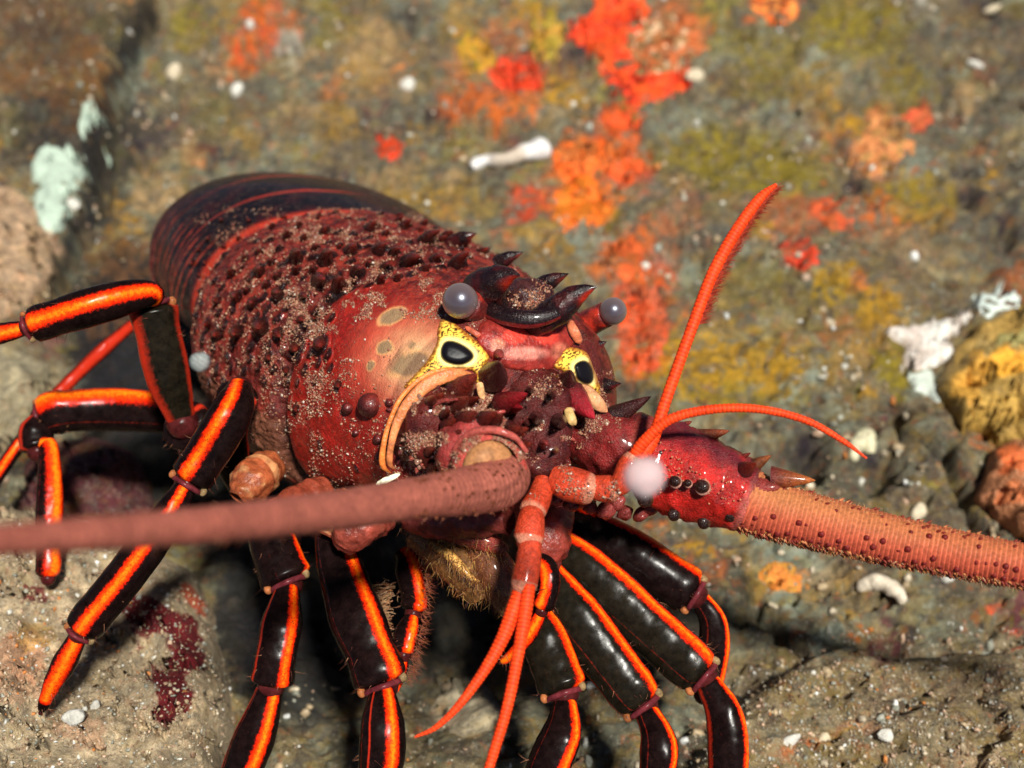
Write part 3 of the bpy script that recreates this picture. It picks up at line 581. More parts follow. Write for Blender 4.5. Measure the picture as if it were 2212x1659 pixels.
# grit: uncountable
def grains(n, region, rmin, rmax, seed, pick):
    r = np.random.RandomState(seed); x = r.uniform(region[0], region[2], n); y = r.uniform(region[1], region[3], n)
    px, py = gsolve(x, y); G = ground(px, py)
    return G, x, y, r
mbg = MB()
B0, BF = ball((0, 0, 0), 1, 6, 5); GP_ = [.07, .22, .26, .04, .18, .03, .14, .06]
PAL = np.array([(.62, .6, .52), (.5, .42, .3), (.4, .3, .18), (.55, .2, .05), (.3, .3, .24), (.7, .7, .66), (.45, .3, .2), (.2, .12, .07)])
def scatter(mb, G, N, r, rmin, rmax, power=3.0, pal=PAL, p=None):
    n = len(G); sz = rmin + (rmax - rmin) * r.rand(n) ** power
    cl = pal[r.choice(len(pal), n, p=p)] * r.uniform(.7, 1.1, (n, 1))
    st = r.uniform(.45, 1.5, (n, 1, 3)); jit = 1 + .7 * (r.rand(n, len(B0), 1) - .5)
    V = B0[None] * st * jit * sz[:, None, None] + (G + N * sz[:, None] * .3)[:, None]
    F = (BF[None] + (np.arange(n) * len(B0))[:, None, None]).reshape(-1, 4)
    mb.add(V.reshape(-1, 3), F, np.repeat(cl, len(B0), 0))
G, x, y, r = grains(11000, (-60, -40, 2260, 1700), 0, 0, 17, None)
keep = (fbm(np.stack([x, y], -1) / 90., 3, 201) > .53) & ~((x > 180) & (x < 1450) & (y > 640) & (y < 1480))
scatter(mbg, G[keep], GN, r, 1.8, 15, 4.6, p=GP_)
G, x, y, r = grains(5200, (1400, 1340, 2260, 1700), 0, 0, 18, None)
keep = polysdf(x, y, BANK) > -20
scatter(mbg, G[keep], GN, r, 1.2, 5.5, 3.2, p=GP_)
r = np.random.RandomState(19); GL = []
for _ in range(4200):
    h = BV_LEFT.ray_cast(Vector((0, 0, 0)), Vector(cam(r.uniform(-40, 520), r.uniform(1130, 1690), 1)))[0]
    if h is not None: GL.append(np.array(h))
GL = np.array(GL); scatter(mbg, GL, GN, r, 1.1, 6, 3.4, p=GP_)
tag(build('shell_grit', mbg, M_GRIT), kind='stuff')
# short turf of filaments on the near silt
def fibres(mb, G, r, l0, l1, wd, dirv, spread, cols, droop=.4, m=4):
    n = len(G)
    D = nrm(np.asarray(dirv) + spread * r.normal(size=(n, 3))); E = nrm(r.normal(size=(n, 3)))
    Ln = r.uniform(l0, l1, n); u = np.linspace(0, 1, m)
    C = G[:, None] + D[:, None] * (Ln[:, None] * u)[..., None] + E[:, None] * (droop * Ln[:, None] * u ** 2)[..., None]
    sd_ = nrm(np.cross(D, r.normal(size=(n, 3)))); s2 = np.cross(D, sd_)
    W = (wd * (1 - .85 * u))[None, :, None]
    V = np.stack([C + sd_[:, None] * W, C + (-.5 * sd_ + .87 * s2)[:, None] * W, C + (-.5 * sd_ - .87 * s2)[:, None] * W], 2)
    F = grid_faces(m, 3, True); F = (F[None] + (np.arange(n) * m * 3)[:, None, None]).reshape(-1, 4)
    c = np.asarray(cols)[r.randint(0, len(cols), n)]
    mb.add(V.reshape(-1, 3), F, np.repeat(c, m * 3, 0))
mbt = MB()
G, x, y, r = grains(3600, (1420, 1350, 2260, 1700), 0, 0, 27, None)
k = (polysdf(x, y, BANK) > -10) & (fbm(np.stack([x, y], -1) / 90., 3, 207) > .47)
fibres(mbt, G[k], r, 8, 30, .9, GN, .9, [(.1, .06, .04), (.3, .2, .1), (.38, .28, .16), (.06, .03, .025)])
k = r.rand(len(GL)) < .45
fibres(mbt, GL[k], r, 6, 22, .8, nrm(GN + [0.3, .1, .6]), .8, [(.3, .22, .12), (.42, .32, .18), (.15, .08, .05)])
tag(build('algal_turf', mbt, M_HAIR), kind='stuff')

# ------------------------------------------------------------------ the lobster
Fv = nrm([.46, -.29, .84]); Lv = np.array([.99, -.07, 0.]); Lv[2] = -(Lv[0] * Fv[0] + Lv[1] * Fv[1]) / Fv[2]; Lv = nrm(Lv); Uv = np.cross(Fv, Lv)
M0 = cam(1150, 648, 1.0)
CARL = 980.
rows = np.array([  # t, lift, W, Htop, Hbot
 [0, 0, 332, 300, 225], [120, 16, 362, 312, 270], [260, 18, 390, 325, 315], [330, 6, 400, 322, 335], [420, 22, 428, 338, 350], [600, 34, 448, 350, 350], [780, 36, 452, 352, 330], [850, 33, 444, 342, 278], [880, 28, 436, 334, 266]])
t_c = np.arange(0, 881, 3.4)
def row(k): return np.interp(t_c, rows[:, 0], np.convolve(rows[:, k], [1], 'same'))
rngs = []
for i, t in enumerate(t_c):
    g = [np.interp(t, rows[:, 0], rows[:, k]) for k in (1, 2, 3, 4)]
    rngs.append((M0 - Fv * t + Uv * g[0], Uv, Fv, g[1], g[2], g[3], t))
pos = rngs[-1][0].copy(); RIMS = [892, 1050, 1240, 1410, 1570, 1720]
for t in np.arange(884, 1950, 4.0):
    al = rad(np.interp(t, [880, 1050, 1350, 1550, 1750, 1950], [-14, -8, 6, 35, 75, 110]))
    dr = -Fv * math.cos(al) - Uv * math.sin(al) ; ur = Uv * math.cos(al) - Fv * math.sin(al)
    pos = pos + (dr - Lv * .10) * 4.0
    k = (np.searchsorted(RIMS, t) - 1); lo = RIMS[max(k, 0)]; hi = RIMS[min(k + 1, 5)] if k < 5 else 1950
    fr = min(max((t - lo) / max(hi - lo, 1), 0), 1)
    step = 1 - .035 + .06 * fr ** .6 * (1 - .5 * (fr > .97))
    wd = np.interp(t, [880, 1150, 1500, 1950], [432, 424, 398, 300]) * step
    rngs.append((pos.copy(), ur, -dr, wd, wd * .74, wd * .5, t))
th = np.radians(np.concatenate([np.arange(-132, 44, .46), np.arange(44, 228, 2.6)]))
sn, cs = np.sin(th), np.cos(th)
EX = 2 / 2.25
SX = np.sign(sn) * np.abs(sn) ** EX; SY = np.sign(cs) * np.abs(cs) ** EX
def ringpts(rg):
    mm, ur, fr, W, Ht, Hb, t = rg
    c = mm - ur * Ht
    asym = np.where(SX > 0, np.interp(t, [0, 120, 500], [.80, .86, 1.0]), np.interp(t, [0, 300, 600], [1.0, 1.05, 1.10]))
    return c + Lv * (W * SX * asym)[:, None] + ur * np.where(SY > 0, Ht * SY, Hb * SY)[:, None]
R0 = ringpts(rngs[0]); FC = M0 - Uv * 285 + Fv * 10
caps = []
for k in np.linspace(1, 0, 84)[:-1]:
    e = math.sqrt(max(0, 1 - (1 - k) ** 2.2))
    caps.append(R0 * (1 - k) + FC * k + Fv * 150 * e)
BP = np.stack(caps + [ringpts(r_) for r_ in rngs])
TT = np.concatenate([-np.linspace(1, 0, 84)[:-1] * 100, [r_[6] for r_ in rngs]])
nR, nT = BP.shape[:2]
def gridnormals(P):
    du = np.gradient(P, axis=0); dv = np.roll(P, -1, 1) - np.roll(P, 1, 1)
    n = nrm(np.cross(du, dv)); c = P.mean(axis=1, keepdims=True)
    s_ = np.sign(((P - c) * n).sum(-1).mean()); return n * s_
BN = gridnormals(BP)
F0 = grid_faces(nR, nT, True)
def bvh(V, F): return BVHTree.FromPolygons([Vector(p) for p in V.reshape(-1, 3)], [tuple(int(i) for i in q) for q in F])
BVB = bvh(BP[::2], grid_faces(len(BP[::2]), nT, True))
def hit(x, y, bv=None):
    h = (bv or BVB).ray_cast(Vector((0, 0, 0)), Vector(cam(x, y, 1)))
    return (np.array(h[0]), nrm(np.array(h[1]))) if h[0] is not None else (None, None)

Tg = np.repeat(TT[:, None], nT, 1); Th = np.degrees(np.repeat(th[None], nR, 0))
bx, by = scr(BP)
nz = fbm(BP / 60., 4, 401); nf = fbm(BP / 18., 3, 405)
C = np.ones(BP.shape) * np.array([.15, .015, .010])
def cm(C, f, k): return C * (1 - f[..., None]) + np.asarray(k) * f[..., None]
C = cm(C, sstep(.45, .62, nz) * .6, (.30, .034, .02)); C = cm(C, sstep(.52, .64, nf) * .7, (.03, .005, .005))
side = sstep(-99, -104, Th + 8 * (nz - .5)) * (Th > -140) * sstep(180, 330, Tg)
C = cm(C, side * (Tg < 880) * .95, (.17, .062, .034))
# smooth cheek in front of the groove
cheek = sstep(330, 270, Tg) * sstep(-28, -48, Th) * sstep(-140, -130, Th)
C = cm(C, cheek * .95, (.25, .010, .006)); C = cm(C, cheek * sstep(.5, .64, nf) * .5, (.40, .02, .01))
def blob3(C, x, y, r, k, s_=1.0, asp=(1, 1), soft=.5, rot=0):
    """colour spot centred where a body point is seen; distance measured on the shell"""
    P, n = hit(x, y)
    if P is None: return C
    ax = nrm(np.cross([0, 1, 0.], n)); ay = np.cross(n, ax); a = rad(rot)
    D = BP - P; u = D @ ax; v = D @ ay
    u, v = u * math.cos(a) + v * math.sin(a), -u * math.sin(a) + v * math.cos(a)
    q = np.hypot(u / asp[0], v / asp[1]) / r + .25 * (nf - .5); q = np.maximum(q, np.abs(D @ n) / (r * 2.2) * .7)
    return cm(C, sstep(1.0, 1 - soft, q) * s_, k)
C = blob3(C, 845, 755, 165, (.55, .085, .045), .95, soft=.8)
C = blob3(C, 872, 765, 128, (.62, .24, .12), .95, soft=.8)
C = blob3(C, 905, 785, 90, (.75, .44, .22), .9, soft=.9)
C = blob3(C, 735, 990, 110, (.36, .012, .008), .8, soft=.7)
for x, y, r_, a_, ro in ((846, 682, 30, (1.1, .8), 20), (830, 750, 22, (1, .8), 0), (884, 786, 44, (1.1, .62), 15), (890, 745, 10, (1, 1), 0), (800, 790, 12, (1, 1), 0)):
    C = blob3(C, x, y, r_ * 1.22, (.72, .36, .14), .8, a_, .25, ro); C = blob3(C, x, y, r_, (.27, .17, .09), .95, a_, .3, ro)
grv = np.exp(-((Tg - 318) / 26) ** 2) * sstep(-10, -35, Th) * (Th > -135)
C = cm(C, grv * .8, (.03, .006, .006))
# face plate (cap)
cap = (Tg < -4)
C = np.where(cap[..., None], C * .55 + np.array([.05, .006, .006]) * .45, C)
# abdomen
ab = sstep(886, 896, Tg)
C = cm(C, ab, (.0045, .0025, .004)); C = cm(C, ab * sstep(.5, .62, nz) * .35, (.05, .007, .008))
for i, rm in enumerate(RIMS):
    wv = 9 if i else 14
    rim = np.exp(-((Tg - rm - 8 * (nz - .5)) / wv) ** 2) * sstep(6, -14, Th) if i else np.exp(-((Tg - 884) / 15) ** 2)
    C = cm(C, rim * (.97 if i < 3 else .8), (.50, .036, .014))
for off in (45, 85, 120):
    for rm in RIMS[:5]:
        lp = np.exp(-((Tg - rm - off - 30 * sstep(-60, -110, Th)) / 5) ** 2) * sstep(-58, -72, Th) * (Th > -140)
        C = cm(C, lp * (.35 + .5 * (nf > .5)), (.36, .04, .018))
BPb = BP.copy()
n6 = fbm(BP / 7., 2, 409)
BP = BP + BN * (-26 * grv)[..., None] + BN * (12 * (nz - .5) + (14 * (nf - .5) + 7 * (n6 - .5)) * (1 - .9 * cheek))[..., None] * ((Tg < 880) & (Tg > 0))[..., None]
# forward-pointing spines drawn out of the shell
SP = [(1018, 508, 22, 46), (1122, 548, 20, 44), (920, 520, 26, 50), (885, 566, 28, 56), (985, 572, 24, 44), (735, 622, 30, 46), (690, 606, 26, 36), (562, 706, 28, 40), (512, 716, 22, 32), (470, 722, 20, 30), (692, 744, 24, 36), (642, 752, 26, 32), (600, 636, 22, 32), (560, 584, 20, 34), (640, 556, 26, 40), (705, 560, 26, 40), (800, 492, 22, 38), (872, 490, 20, 36), (760, 540, 24, 40), (820, 540, 22, 36), (1080, 560, 22, 40), (510, 640, 20, 32), (545, 655, 18, 28), (655, 640, 16, 24), (770, 585, 18, 30), (600, 720, 18, 26), (650, 690, 16, 24), (700, 500, 18, 32), (620, 510, 16, 30), (560, 545, 16, 28), (500, 590, 18, 28), (470, 650, 18, 28), (450, 700, 16, 26), (850, 545, 16, 28), (940, 560, 18, 30), (1040, 545, 18, 34), (620, 800, 14, 18), (580, 770, 14, 20), (680, 690, 14, 22), (960, 512, 18, 36), (730, 830, 12, 12), (640, 880, 12, 10), (690, 960, 12, 10), (770, 1010, 10, 8)]
r = np.random.RandomState(8)
tries = 0
while len(SP) < 190 and tries < 6000:
    tries += 1; x, y = r.uniform(410, 1080), r.uniform(465, 830)
    if (x > 715 and y > 640 - .25 * (x - 720)) or min((x - p[0]) ** 2 + ((y - p[1]) * 1.2) ** 2 for p in SP) < 27 ** 2: continue
    SP.append((x, y, r.uniform(10, 16), r.uniform(18, 32)))
DSP = np.zeros(BP.shape); FRI = []
for k_sp, (x, y, rr, ln) in enumerate(SP):
    P, n = hit(x, y)
    if P is None: continue
    tt = Tg[np.unravel_index(((BPb - P) ** 2).sum(-1).argmin(), Tg.shape)]
    if tt > 858 or tt < (-75 if k_sp < 60 else 4): continue
    a = nrm(Fv - (Fv @ n) * n); b = np.cross(n, a); D = BPb - P
    u = D @ a; v = D @ b
    q = np.sqrt((u / 1.3) ** 2 + (v / 1.45) ** 2 + (D @ n) ** 2 * .4) / rr
    wgt = np.clip(1 - q, 0, 1) ** 1.15
    DSP += wgt[..., None] * (a * 1.0 + n * .7) * ln
    if k_sp < 42 or (k_sp > 50 and y < 800): FRI.append((P, a, b, n, rr))
    C = cm(C, sstep(.06, .3, wgt) * sstep(-.9, -.2, u / rr) * .97, (.008, .003, .004)); C = cm(C, sstep(.82, .98, wgt) * .6, (.2, .02, .01))
BP = BP + DSP
lob = bpy.data.objects.new('spiny_lobster', None); COL.objects.link(lob)
px, py = gsolve(np.array([900.]), np.array([1250.])); LOC = world(ground(px, py)[0]); lob.location = LOC; ROOTLOC[lob] = LOC
tag(lob, 'red and black spiny lobster with orange striped legs crouching on the rock', 'lobster')
SMO = cheek * sstep(260, 225, Tg) * sstep(210, 120, np.linalg.norm(BPb - hit(880, 760)[0], axis=-1))
mb = MB().add(BP, F0, C.reshape(-1, 3), -2.0, SMO.ravel())
body = build('body', mb, M_CARA, lob)
BV2 = bvh(BP[::2], grid_faces(len(BP[::2]), nT, True))

# ---- face patches
def facepatch(name, poly, h, colfn, m, rough=1.5, step=2.2, edge=10, parent=lob, lift=3, domes=()):
    poly = np.asarray(poly, float); x0, y0 = poly.min(0) - 5; x1, y1 = poly.max(0) + 5
    X, Y = np.meshgrid(np.arange(x0, x1, step), np.arange(y0, y1, step))
    sd = polysdf(X, Y, poly) + rough * 2 * (fbm(np.stack([X, Y], -1) / 9., 2, 501) - .5)
    D = np.full(X.shape, np.nan)
    for i in range(X.shape[0]):
        for j in range(X.shape[1]):
            if sd[i, j] > -6:
                q, _ = hit(X[i, j], Y[i, j])
                if q is not None: D[i, j] = -q[2] / FPX
    ok = np.isfinite(D); D = np.where(ok, D, np.nanmean(D))
    up = np.where(sd > 0, lift + h * np.sqrt(1 - (1 - np.clip(sd / edge, 0, 1)) ** 2), lift + sd * 3)
    for h_ in domes: up = up + 16 * np.sqrt(1 - (1 - np.clip(polysdf(X, Y, h_) / 16, 0, 1)) ** 2)
    V = cam(X, Y, D - up / FPX)
    F = grid_faces(X.shape[0], X.shape[1], False)[:, ::-1]
    F = F[(ok.ravel()[F]).all(1) & (sd.ravel()[F] > -5).all(1)]
    used = np.unique(F); mp = np.full(X.size, -1); mp[used] = np.arange(len(used))
    c = colfn(X, Y, sd)
    return build(name, MB().add(V.reshape(-1, 3)[used], mp[F], c.reshape(-1, 3)[used]), m, parent)
def yellowfn(holes):
    def fn(X, Y, sd):
        p = np.stack([X, Y], -1)
        c = np.ones(X.shape + (3,)) * np.array([.85, .52, .07])
        n = vnoise(p / np.array([3.1, 2.3]), 601); near = np.full(X.shape, 1e9)
        for h in holes: near = np.minimum(near, -polysdf(X, Y, h))
        net = sstep(.575, .64, n)
        net = net * sstep(4, 12, near)
        c = c * (1 - net[..., None]) + np.array([.05, .02, .006]) * net[..., None]
        pale = sstep(14, 3, near)[..., None]; c = c * (1 - pale) + np.array([.85, .68, .25]) * pale
        ed_ = sstep(9, 1, sd + 6 * (vnoise(p / 5., 605) - .5))[..., None] * .8; c = c * (1 - ed_) + np.array([.30, .07, .01]) * ed_
        for h in holes:
            f_ = sstep(-1.5, 1.5, polysdf(X, Y, h))[..., None]; c = c * (1 - f_) + np.array([.006, .005, .007]) * f_
        return c
    return fn
def z2(L_):
    q = np.array([(720 + .293 * a, 540 + .293 * b) for a, b in L_])
    g_ = q.mean(0)
    for _ in range(2): n_ = np.roll(q, -1, 0); q = np.stack([q * .75 + n_ * .25, q * .25 + n_ * .75], 1).reshape(-1, 2)
    return g_ + (q - g_) * (1.14 if len(L_) < 8 else 1.03)
H1 = z2([(840, 670), (800, 740), (815, 810), (900, 840), (980, 830), (1035, 775), (950, 700)])
YL = z2([(800, 505), (772, 600), (770, 700), (720, 790), (660, 870), (600, 930), (520, 1010), (560, 1010), (700, 930), (870, 868), (1000, 885), (1050, 900), (1040, 960), (1075, 1000), (1110, 990), (1095, 860), (1150, 800), (1110, 720), (1000, 640), (870, 530)])
M_PLATE = m_soft('orbital_plate', rough=.38, var=.12, scale=500, spec=.15, bumpd=.00003)
facepatch('orbital_plate', YL, 8, yellowfn([H1]), M_PLATE, domes=[H1])
H2 = z2([(1850, 815), (1780, 850), (1790, 900), (1810, 960), (1880, 985), (1915, 950), (1900, 860)])
YR = z2([(1700, 715), (1860, 740), (1900, 850), (1950, 970), (1975, 1090), (1890, 1010), (1800, 985), (1770, 910), (1620, 870), (1640, 820), (1680, 790)])
facepatch('orbital_plate', YR, 8, yellowfn([H2]), M_PLATE, domes=[H2])
# frontal tissue
def redfn(X, Y, sd):
    c = np.ones(X.shape + (3,)) * np.array([.24, .022, .016])
    for x, y, rx, ry, k in ((1112, 727, 28, 18, (.7, .05, .03)), (1178, 727, 30, 18, (.7, .05, .03)), (1135, 763, 55, 16, (.5, .16, .12)), (1075, 745, 18, 16, (.5, .16, .09)), (1210, 760, 22, 22, (.4, .10, .06))):
        f_ = sstep(1.2, .5, np.hypot((X - x) / rx, (Y - y) / ry))[..., None]; c = c * (1 - f_) + np.array(k) * f_
    n = vnoise(np.stack([X, Y], -1) / 7., 610)[..., None]; return c * (.75 + .5 * n)
facepatch('frontal_membrane', z2([(1080, 560), (1170, 500), (1300, 500), (1560, 520), (1740, 500), (1800, 560), (1790, 680), (1700, 740), (1640, 830), (1600, 880), (1440, 890), (1300, 870), (1200, 820), (1110, 740), (1060, 660)]), 15, redfn, M_SOFT, edge=42)
# eyes
def eye(c, r, stalk, lab):
    P = catmull(pts(stalk), 22); u = np.linspace(0, 1, 22)
    rr = P[:, 3] * np.where(u < .93, 1, np.sqrt(np.clip(1 - ((u - .93) / .07) ** 2, .02, 1)))
    V, F, ph, s = tube(P[:, :3], rr, 24)
    col = np.array([.1, .012, .01]) * (.5 + 1.2 * vnoise(V.reshape(-1, 3) / 12., 620)[:, None])
    f_ = sstep(.62, .8, vnoise(V.reshape(-1, 3) / 20., 622))[:, None]; col = col * (1 - f_) + np.array([.45, .03, .015]) * f_
    st = build('eyestalk', MB().add(V, F, col), M_HORN, lob)
    C_ = cam(*c); V, F = ball((0, 0, 0), r * c[2], 40, 28, ax=nrm(C_ - P[-1, :3]) if np.linalg.norm(C_ - P[-1, :3]) > 1 else None, sq=1.0)
    build('eye', MB().add(V + C_, F, (.05, .036, .043)), M_EYE, st)
eye((994, 650, .945), 39, [(1085, 715, 1.0, 30), (1060, 692, .985, 31), (1035, 672, .968, 30), (1004, 655, .95, 36)], 'left')
eye((1324, 672, 1.02), 30, [(1230, 716, 1.06, 26), (1262, 702, 1.045, 30), (1290, 688, 1.035, 29), (1316, 676, 1.024, 28)], 'right')
# horns and front spines
def horn(name, L_, dark=(.010, .004, .005), tip=(.42, .02, .006), parent=lob, flat=.8, n=40, tp=.65):
    P = catmull(pts(L_), n); V, F, ph, s = tube(P[:, :3], np.maximum(P[:, 3], .6), 28, flat=flat)
    u = s / s[-1]; f_ = sstep(tp, tp + .18, u) * sstep(1.0, .92, u)
    c = np.asarray(dark)[None] * (1 - f_)[:, None] + np.asarray(tip)[None] * f_[:, None]
    V = V + nrm(V - P[:, None, :3]) * (np.minimum(5, P[:, 3:4] * .15) * (fbm(V / 16., 3, 741) - .5) * 2)[..., None]
    c = np.repeat(c[:, None], 28, 1); side = (np.clip(np.sin(ph) * 1.3, 0, 1))[None, :, None]
    c = np.asarray(dark) * (1 - side) + c * side; f2 = (sstep(.5, .68, fbm(V / 24., 3, 743)) * .5)[..., None]; c = c * (1 - f2) + np.array([.07, .006, .006]) * f2
    return build(name, MB().add(V, F, c.reshape(-1, 3)), M_HORN, parent)
horn('rostral_horn', [(1072, 712, 1.0, 40), (1046, 672, .985, 56), (1046, 632, .97, 52), (1072, 606, .955, 36), (1102, 594, .945, 17), (1124, 594, .938, .8)], tp=.74)
horn('rostral_horn', [(1120, 712, .975, 24), (1160, 696, .962, 30), (1200, 672, .956, 34), (1236, 645, .952, 27), (1266, 627, .948, 14), (1289, 619, .945, .8)], tp=.7)
V, F = ball(cam(1142, 648, .985), 1, 36, 24, ax=Uv); V = (V - cam(1142, 648, .985)); V = V * 50 * np.array([1.15, .95, .9]) * (1 + .16 * (fbm(V * 2.2, 3, 55)[:, None] - .5) * 2) + cam(1142, 648, .985)
FACE.append((V, F)) if False else None
ROSV = (V, F)
build('rostrum', MB().add(V, F, np.array([.03, .008, .008]) * (.5 + 1.5 * vnoise(V / 9., 56)[:, None])), M_HORN, lob)
horn('dorsal_spine', [(1150, 640, 1.03, 26), (1180, 612, 1.02, 20), (1205, 600, 1.015, 12), (1228, 591, 1.01, .8)], tip=(.12, .012, .006))
horn('dorsal_spine', [(1072, 572, 1.10, 16), (1100, 556, 1.095, 14), (1130, 544, 1.09, .8)], tip=(.2, .02, .01))
horn('dorsal_spine', [(968, 530, 1.16, 16), (1000, 514, 1.15, 14), (1030, 504, 1.145, .8)], tip=(.2, .02, .01))
horn('cheek_spine', [(1262, 738, 1.03, 20), (1290, 745, 1.02, 12), (1310, 738, 1.015, .8)], tip=(.12, .01, .01))
horn('cheek_spine', [(1270, 830, 1.02, 26), (1305, 832, 1.01, 18), (1342, 828, 1.0, .8)], tip=(.12, .01, .01))
# forward-pointing spines on the back, each seated in its dark socket
rq = np.random.RandomState(4)
for x, y, rr, ln in SP[:42] + [q for q in SP[60:] if q[1] < 640][:34] + [(950, 522, 18, 0), (1075, 540, 16, 0), (1000, 530, 18, 0), (1100, 566, 18, 0), (1150, 575, 16, 0), (905, 500, 16, 0), (860, 478, 15, 0)]:
    if x > 745 and y > 645: continue
    p_, n_ = hit(x, y, BV2)
    h0 = hit(x, y)[1]
    if p_ is None or h0 is None or np.linalg.norm(p_) > 3650: continue
    n_ = n_ * np.sign(n_ @ -p_); n0 = h0; n0 = n0 * np.sign(n0 @ -p_); a_ = nrm(Fv - (Fv @ n0) * n0); L2 = rr * rq.uniform(1.5, 2.7)
    P = catmull(np.array([p_ - n0 * 5 - a_ * rr * .3, p_ + n0 * L2 * .28 + a_ * L2 * .25, p_ + n0 * L2 * .62 + a_ * L2 * .95]), 9); u_ = np.linspace(0, 1, 9)
    V, F, ph, _ = tube(P, rr * .72 * (1 - u_) ** .75 + .4, 14, ref=n0)
    c = np.array([.012, .004, .004]) * (1 - u_[:, None]) ** .6 + np.array([.20, .018, .01]) * u_[:, None] ** 2
    build('dorsal_spine', MB().add(V, F, np.repeat(c[:, None], 14, 1).reshape(-1, 3)), M_HORN, lob)
# dark saddle between the horns
P = catmull(pts([(1036, 656, .972, 22), (1070, 676, .957, 25), (1108, 686, .948, 25), (1150, 690, .945, 24), (1196, 680, .948, 19), (1238, 658, .956, 10)]), 40)
V, F, ph, s = tube(P[:, :3], P[:, 3] * .8, 24, flat=.7)
c = np.where((np.sin(ph) > .7)[None, :, None], np.array([.16, .010, .010]), np.array([.010, .004, .005])) * np.ones((40, 1, 1))
build('rostral_ridge', MB().add(V, F, c.reshape(-1, 3)), M_HORN, lob)

# ---- antennal peduncles
def ringtube(mb, L_, n, col, nseg=40, ref=None, flat=1.0, rim=None, rimc=None, sup=2.0, noise_=.35, bump_=0.0, topc=None):
    A = np.asarray(L_, float); P = catmull(pts(A), n); V, F, ph, s = tube(P[:, :3], P[:, 3], nseg, ref=ref, flat=flat, sup=sup)
    u = s / s[-1]
    if bump_:
        o_ = nrm(V - P[:, None, :3]); V = V + o_ * (bump_ * ((fbm(V / 28., 3, 707) - .5) * 2 + .6 * np.abs(fbm(V / 13., 2, 709) - .5)))[..., None]
    FACE.append((V, F))
    c = np.asarray(col) * np.ones((n, nseg, 3)) * (1 + noise_ * 2 * (fbm(V / 26., 3, 701)[..., None] - .5))
    if rim is not None:
        f_ = sstep(rim, rim + .04, u)[:, None, None]; c = c * (1 - f_) + np.asarray(rimc) * f_
    if topc is not None:
        f_ = (sstep(.1, .8, np.sin(ph - rad(topc[0])))[None] * sstep(.3, .6, fbm(V / 40., 3, 703) + .25 * np.sin(ph - rad(topc[0]))[None]))[..., None] * .85; c = c * (1 - f_) + np.asarray(topc[1]) * f_
    mb.add(V, F, c.reshape(-1, 3)); return V, ph, u
REFU = np.array([0, 1., .1]); FACE = []
def pimples(mb, V, n, r0, r1, cols=((.03, .008, .008), (.12, .015, .015), (.35, .06, .04), (.4, .2, .13))):
    h, w_ = V.shape[:2]
    for _ in range(n):
        i, j = rs.randint(2, h - 2), rs.randint(0, w_); r_ = rs.uniform(r0, r1)
        o = nrm(np.cross(V[i + 1, j] - V[i - 1, j], V[i, (j + 1) % w_] - V[i, j - 1])); ce = V.reshape(-1, 3).mean(0); o = o * np.sign(o @ (V[i, j] - ce))
        d_ = nrm(o + .5 * Fv); k = cols[rs.randint(len(cols))]
        mb.add(*cone(V[i, j] - o * 2, V[i, j] + d_ * r_ * rs.uniform(1.0, 2.2), r_, n=8, m=5, basec=k, tipc=np.asarray(k) * .6, power=.6))
mb = MB()
DR = (.14, .016, .02); RD = (.38, .03, .022)
V1, _, _ = ringtube(mb, [(900, 895, 1.0, 60), (930, 908, .965, 88), (945, 922, .945, 97), (958, 932, .925, 92), (966, 940, .918, 78), (972, 945, .915, 40)], 46, (.085, .009, .007), ref=REFU, noise_=.9, bump_=12)
V2_, _, _ = ringtube(mb, [(985, 950, .94, 60), (1020, 968, .915, 84), (1036, 980, .895, 92), (1042, 985, .888, 90), (1046, 988, .885, 66)], 34, (.11, .012, .011), ref=REFU, rim=.62, rimc=(.30, .035, .03), noise_=.8, bump_=9)
ringtube(mb, [(1040, 985, .90, 56), (1050, 998, .885, 74), (1057, 1007, .868, 80), (1060, 1010, .86, 76), (1061, 1011, .857, 60)], 34, (.27, .028, .022), ref=REFU, rim=.45, rimc=(.42, .055, .04), noise_=.5, bump_=4)
def spine2(mb, b, t, r, tipc=(.2, .02, .01), basec=(.014, .005, .006)):
    B = cam(b[0], b[1], b[2]); T_ = cam(t[0], t[1], t[2]); mb.add(*cone(B, T_, r * b[2], n=14, m=9, tipc=tipc, basec=basec, power=.75))
for b, t_, r_ in (((985, 850, .93), (1030, 808, .90), 34), ((935, 870, .925), (960, 850, .90), 20), ((985, 880, .915), (1012, 858, .885), 24), ((900, 940, .925), (915, 925, .905), 14), ((890, 985, .93), (900, 975, .912), 14), ((1000, 910, .89), (1030, 890, .865), 22), ((965, 920, .9), (985, 905, .88), 16), ((1045, 905, .88), (1075, 890, .86), 18), ((1110, 935, .88), (1142, 925, .862), 16), ((1100, 925, .89), (1135, 940, .868), 18), ((935, 1010, .92), (950, 1000, .9), 13), ((1010, 870, .92), (1035, 858, .895), 14), ((985, 965, .885), (1000, 955, .868), 12)):
    spine2(mb, b, t_, r_)
for pts_, c_ in (([(944, 1000, .915, 4), (948, 950, .905, 6), (968, 918, .895, 7), (1010, 899, .89, 7), (1060, 894, .885, 6), (1092, 888, .885, 3)], (.34, .05, .04)), ([(905, 990, .93, 3), (902, 940, .915, 5), (915, 893, .905, 6), (950, 868, .90, 5), (990, 862, .895, 3)], (.26, .035, .028)), ([(976, 1020, .885, 4), (984, 972, .872, 7), (1012, 940, .862, 9), (1060, 928, .855, 9), (1110, 944, .855, 7), (1138, 976, .86, 4)], (.46, .085, .065))):
    Pq = catmull(pts(pts_), 46); Vq, Fq, _, _ = tube(Pq[:, :3], Pq[:, 3], 12); Vq = Vq + 3 * (fbm(Vq / 10., 2, 77)[..., None] - .5); mb.add(Vq, Fq, (np.asarray(c_) * (.6 + .8 * fbm(Vq / 20., 3, 78)[..., None])).reshape(-1, 3))
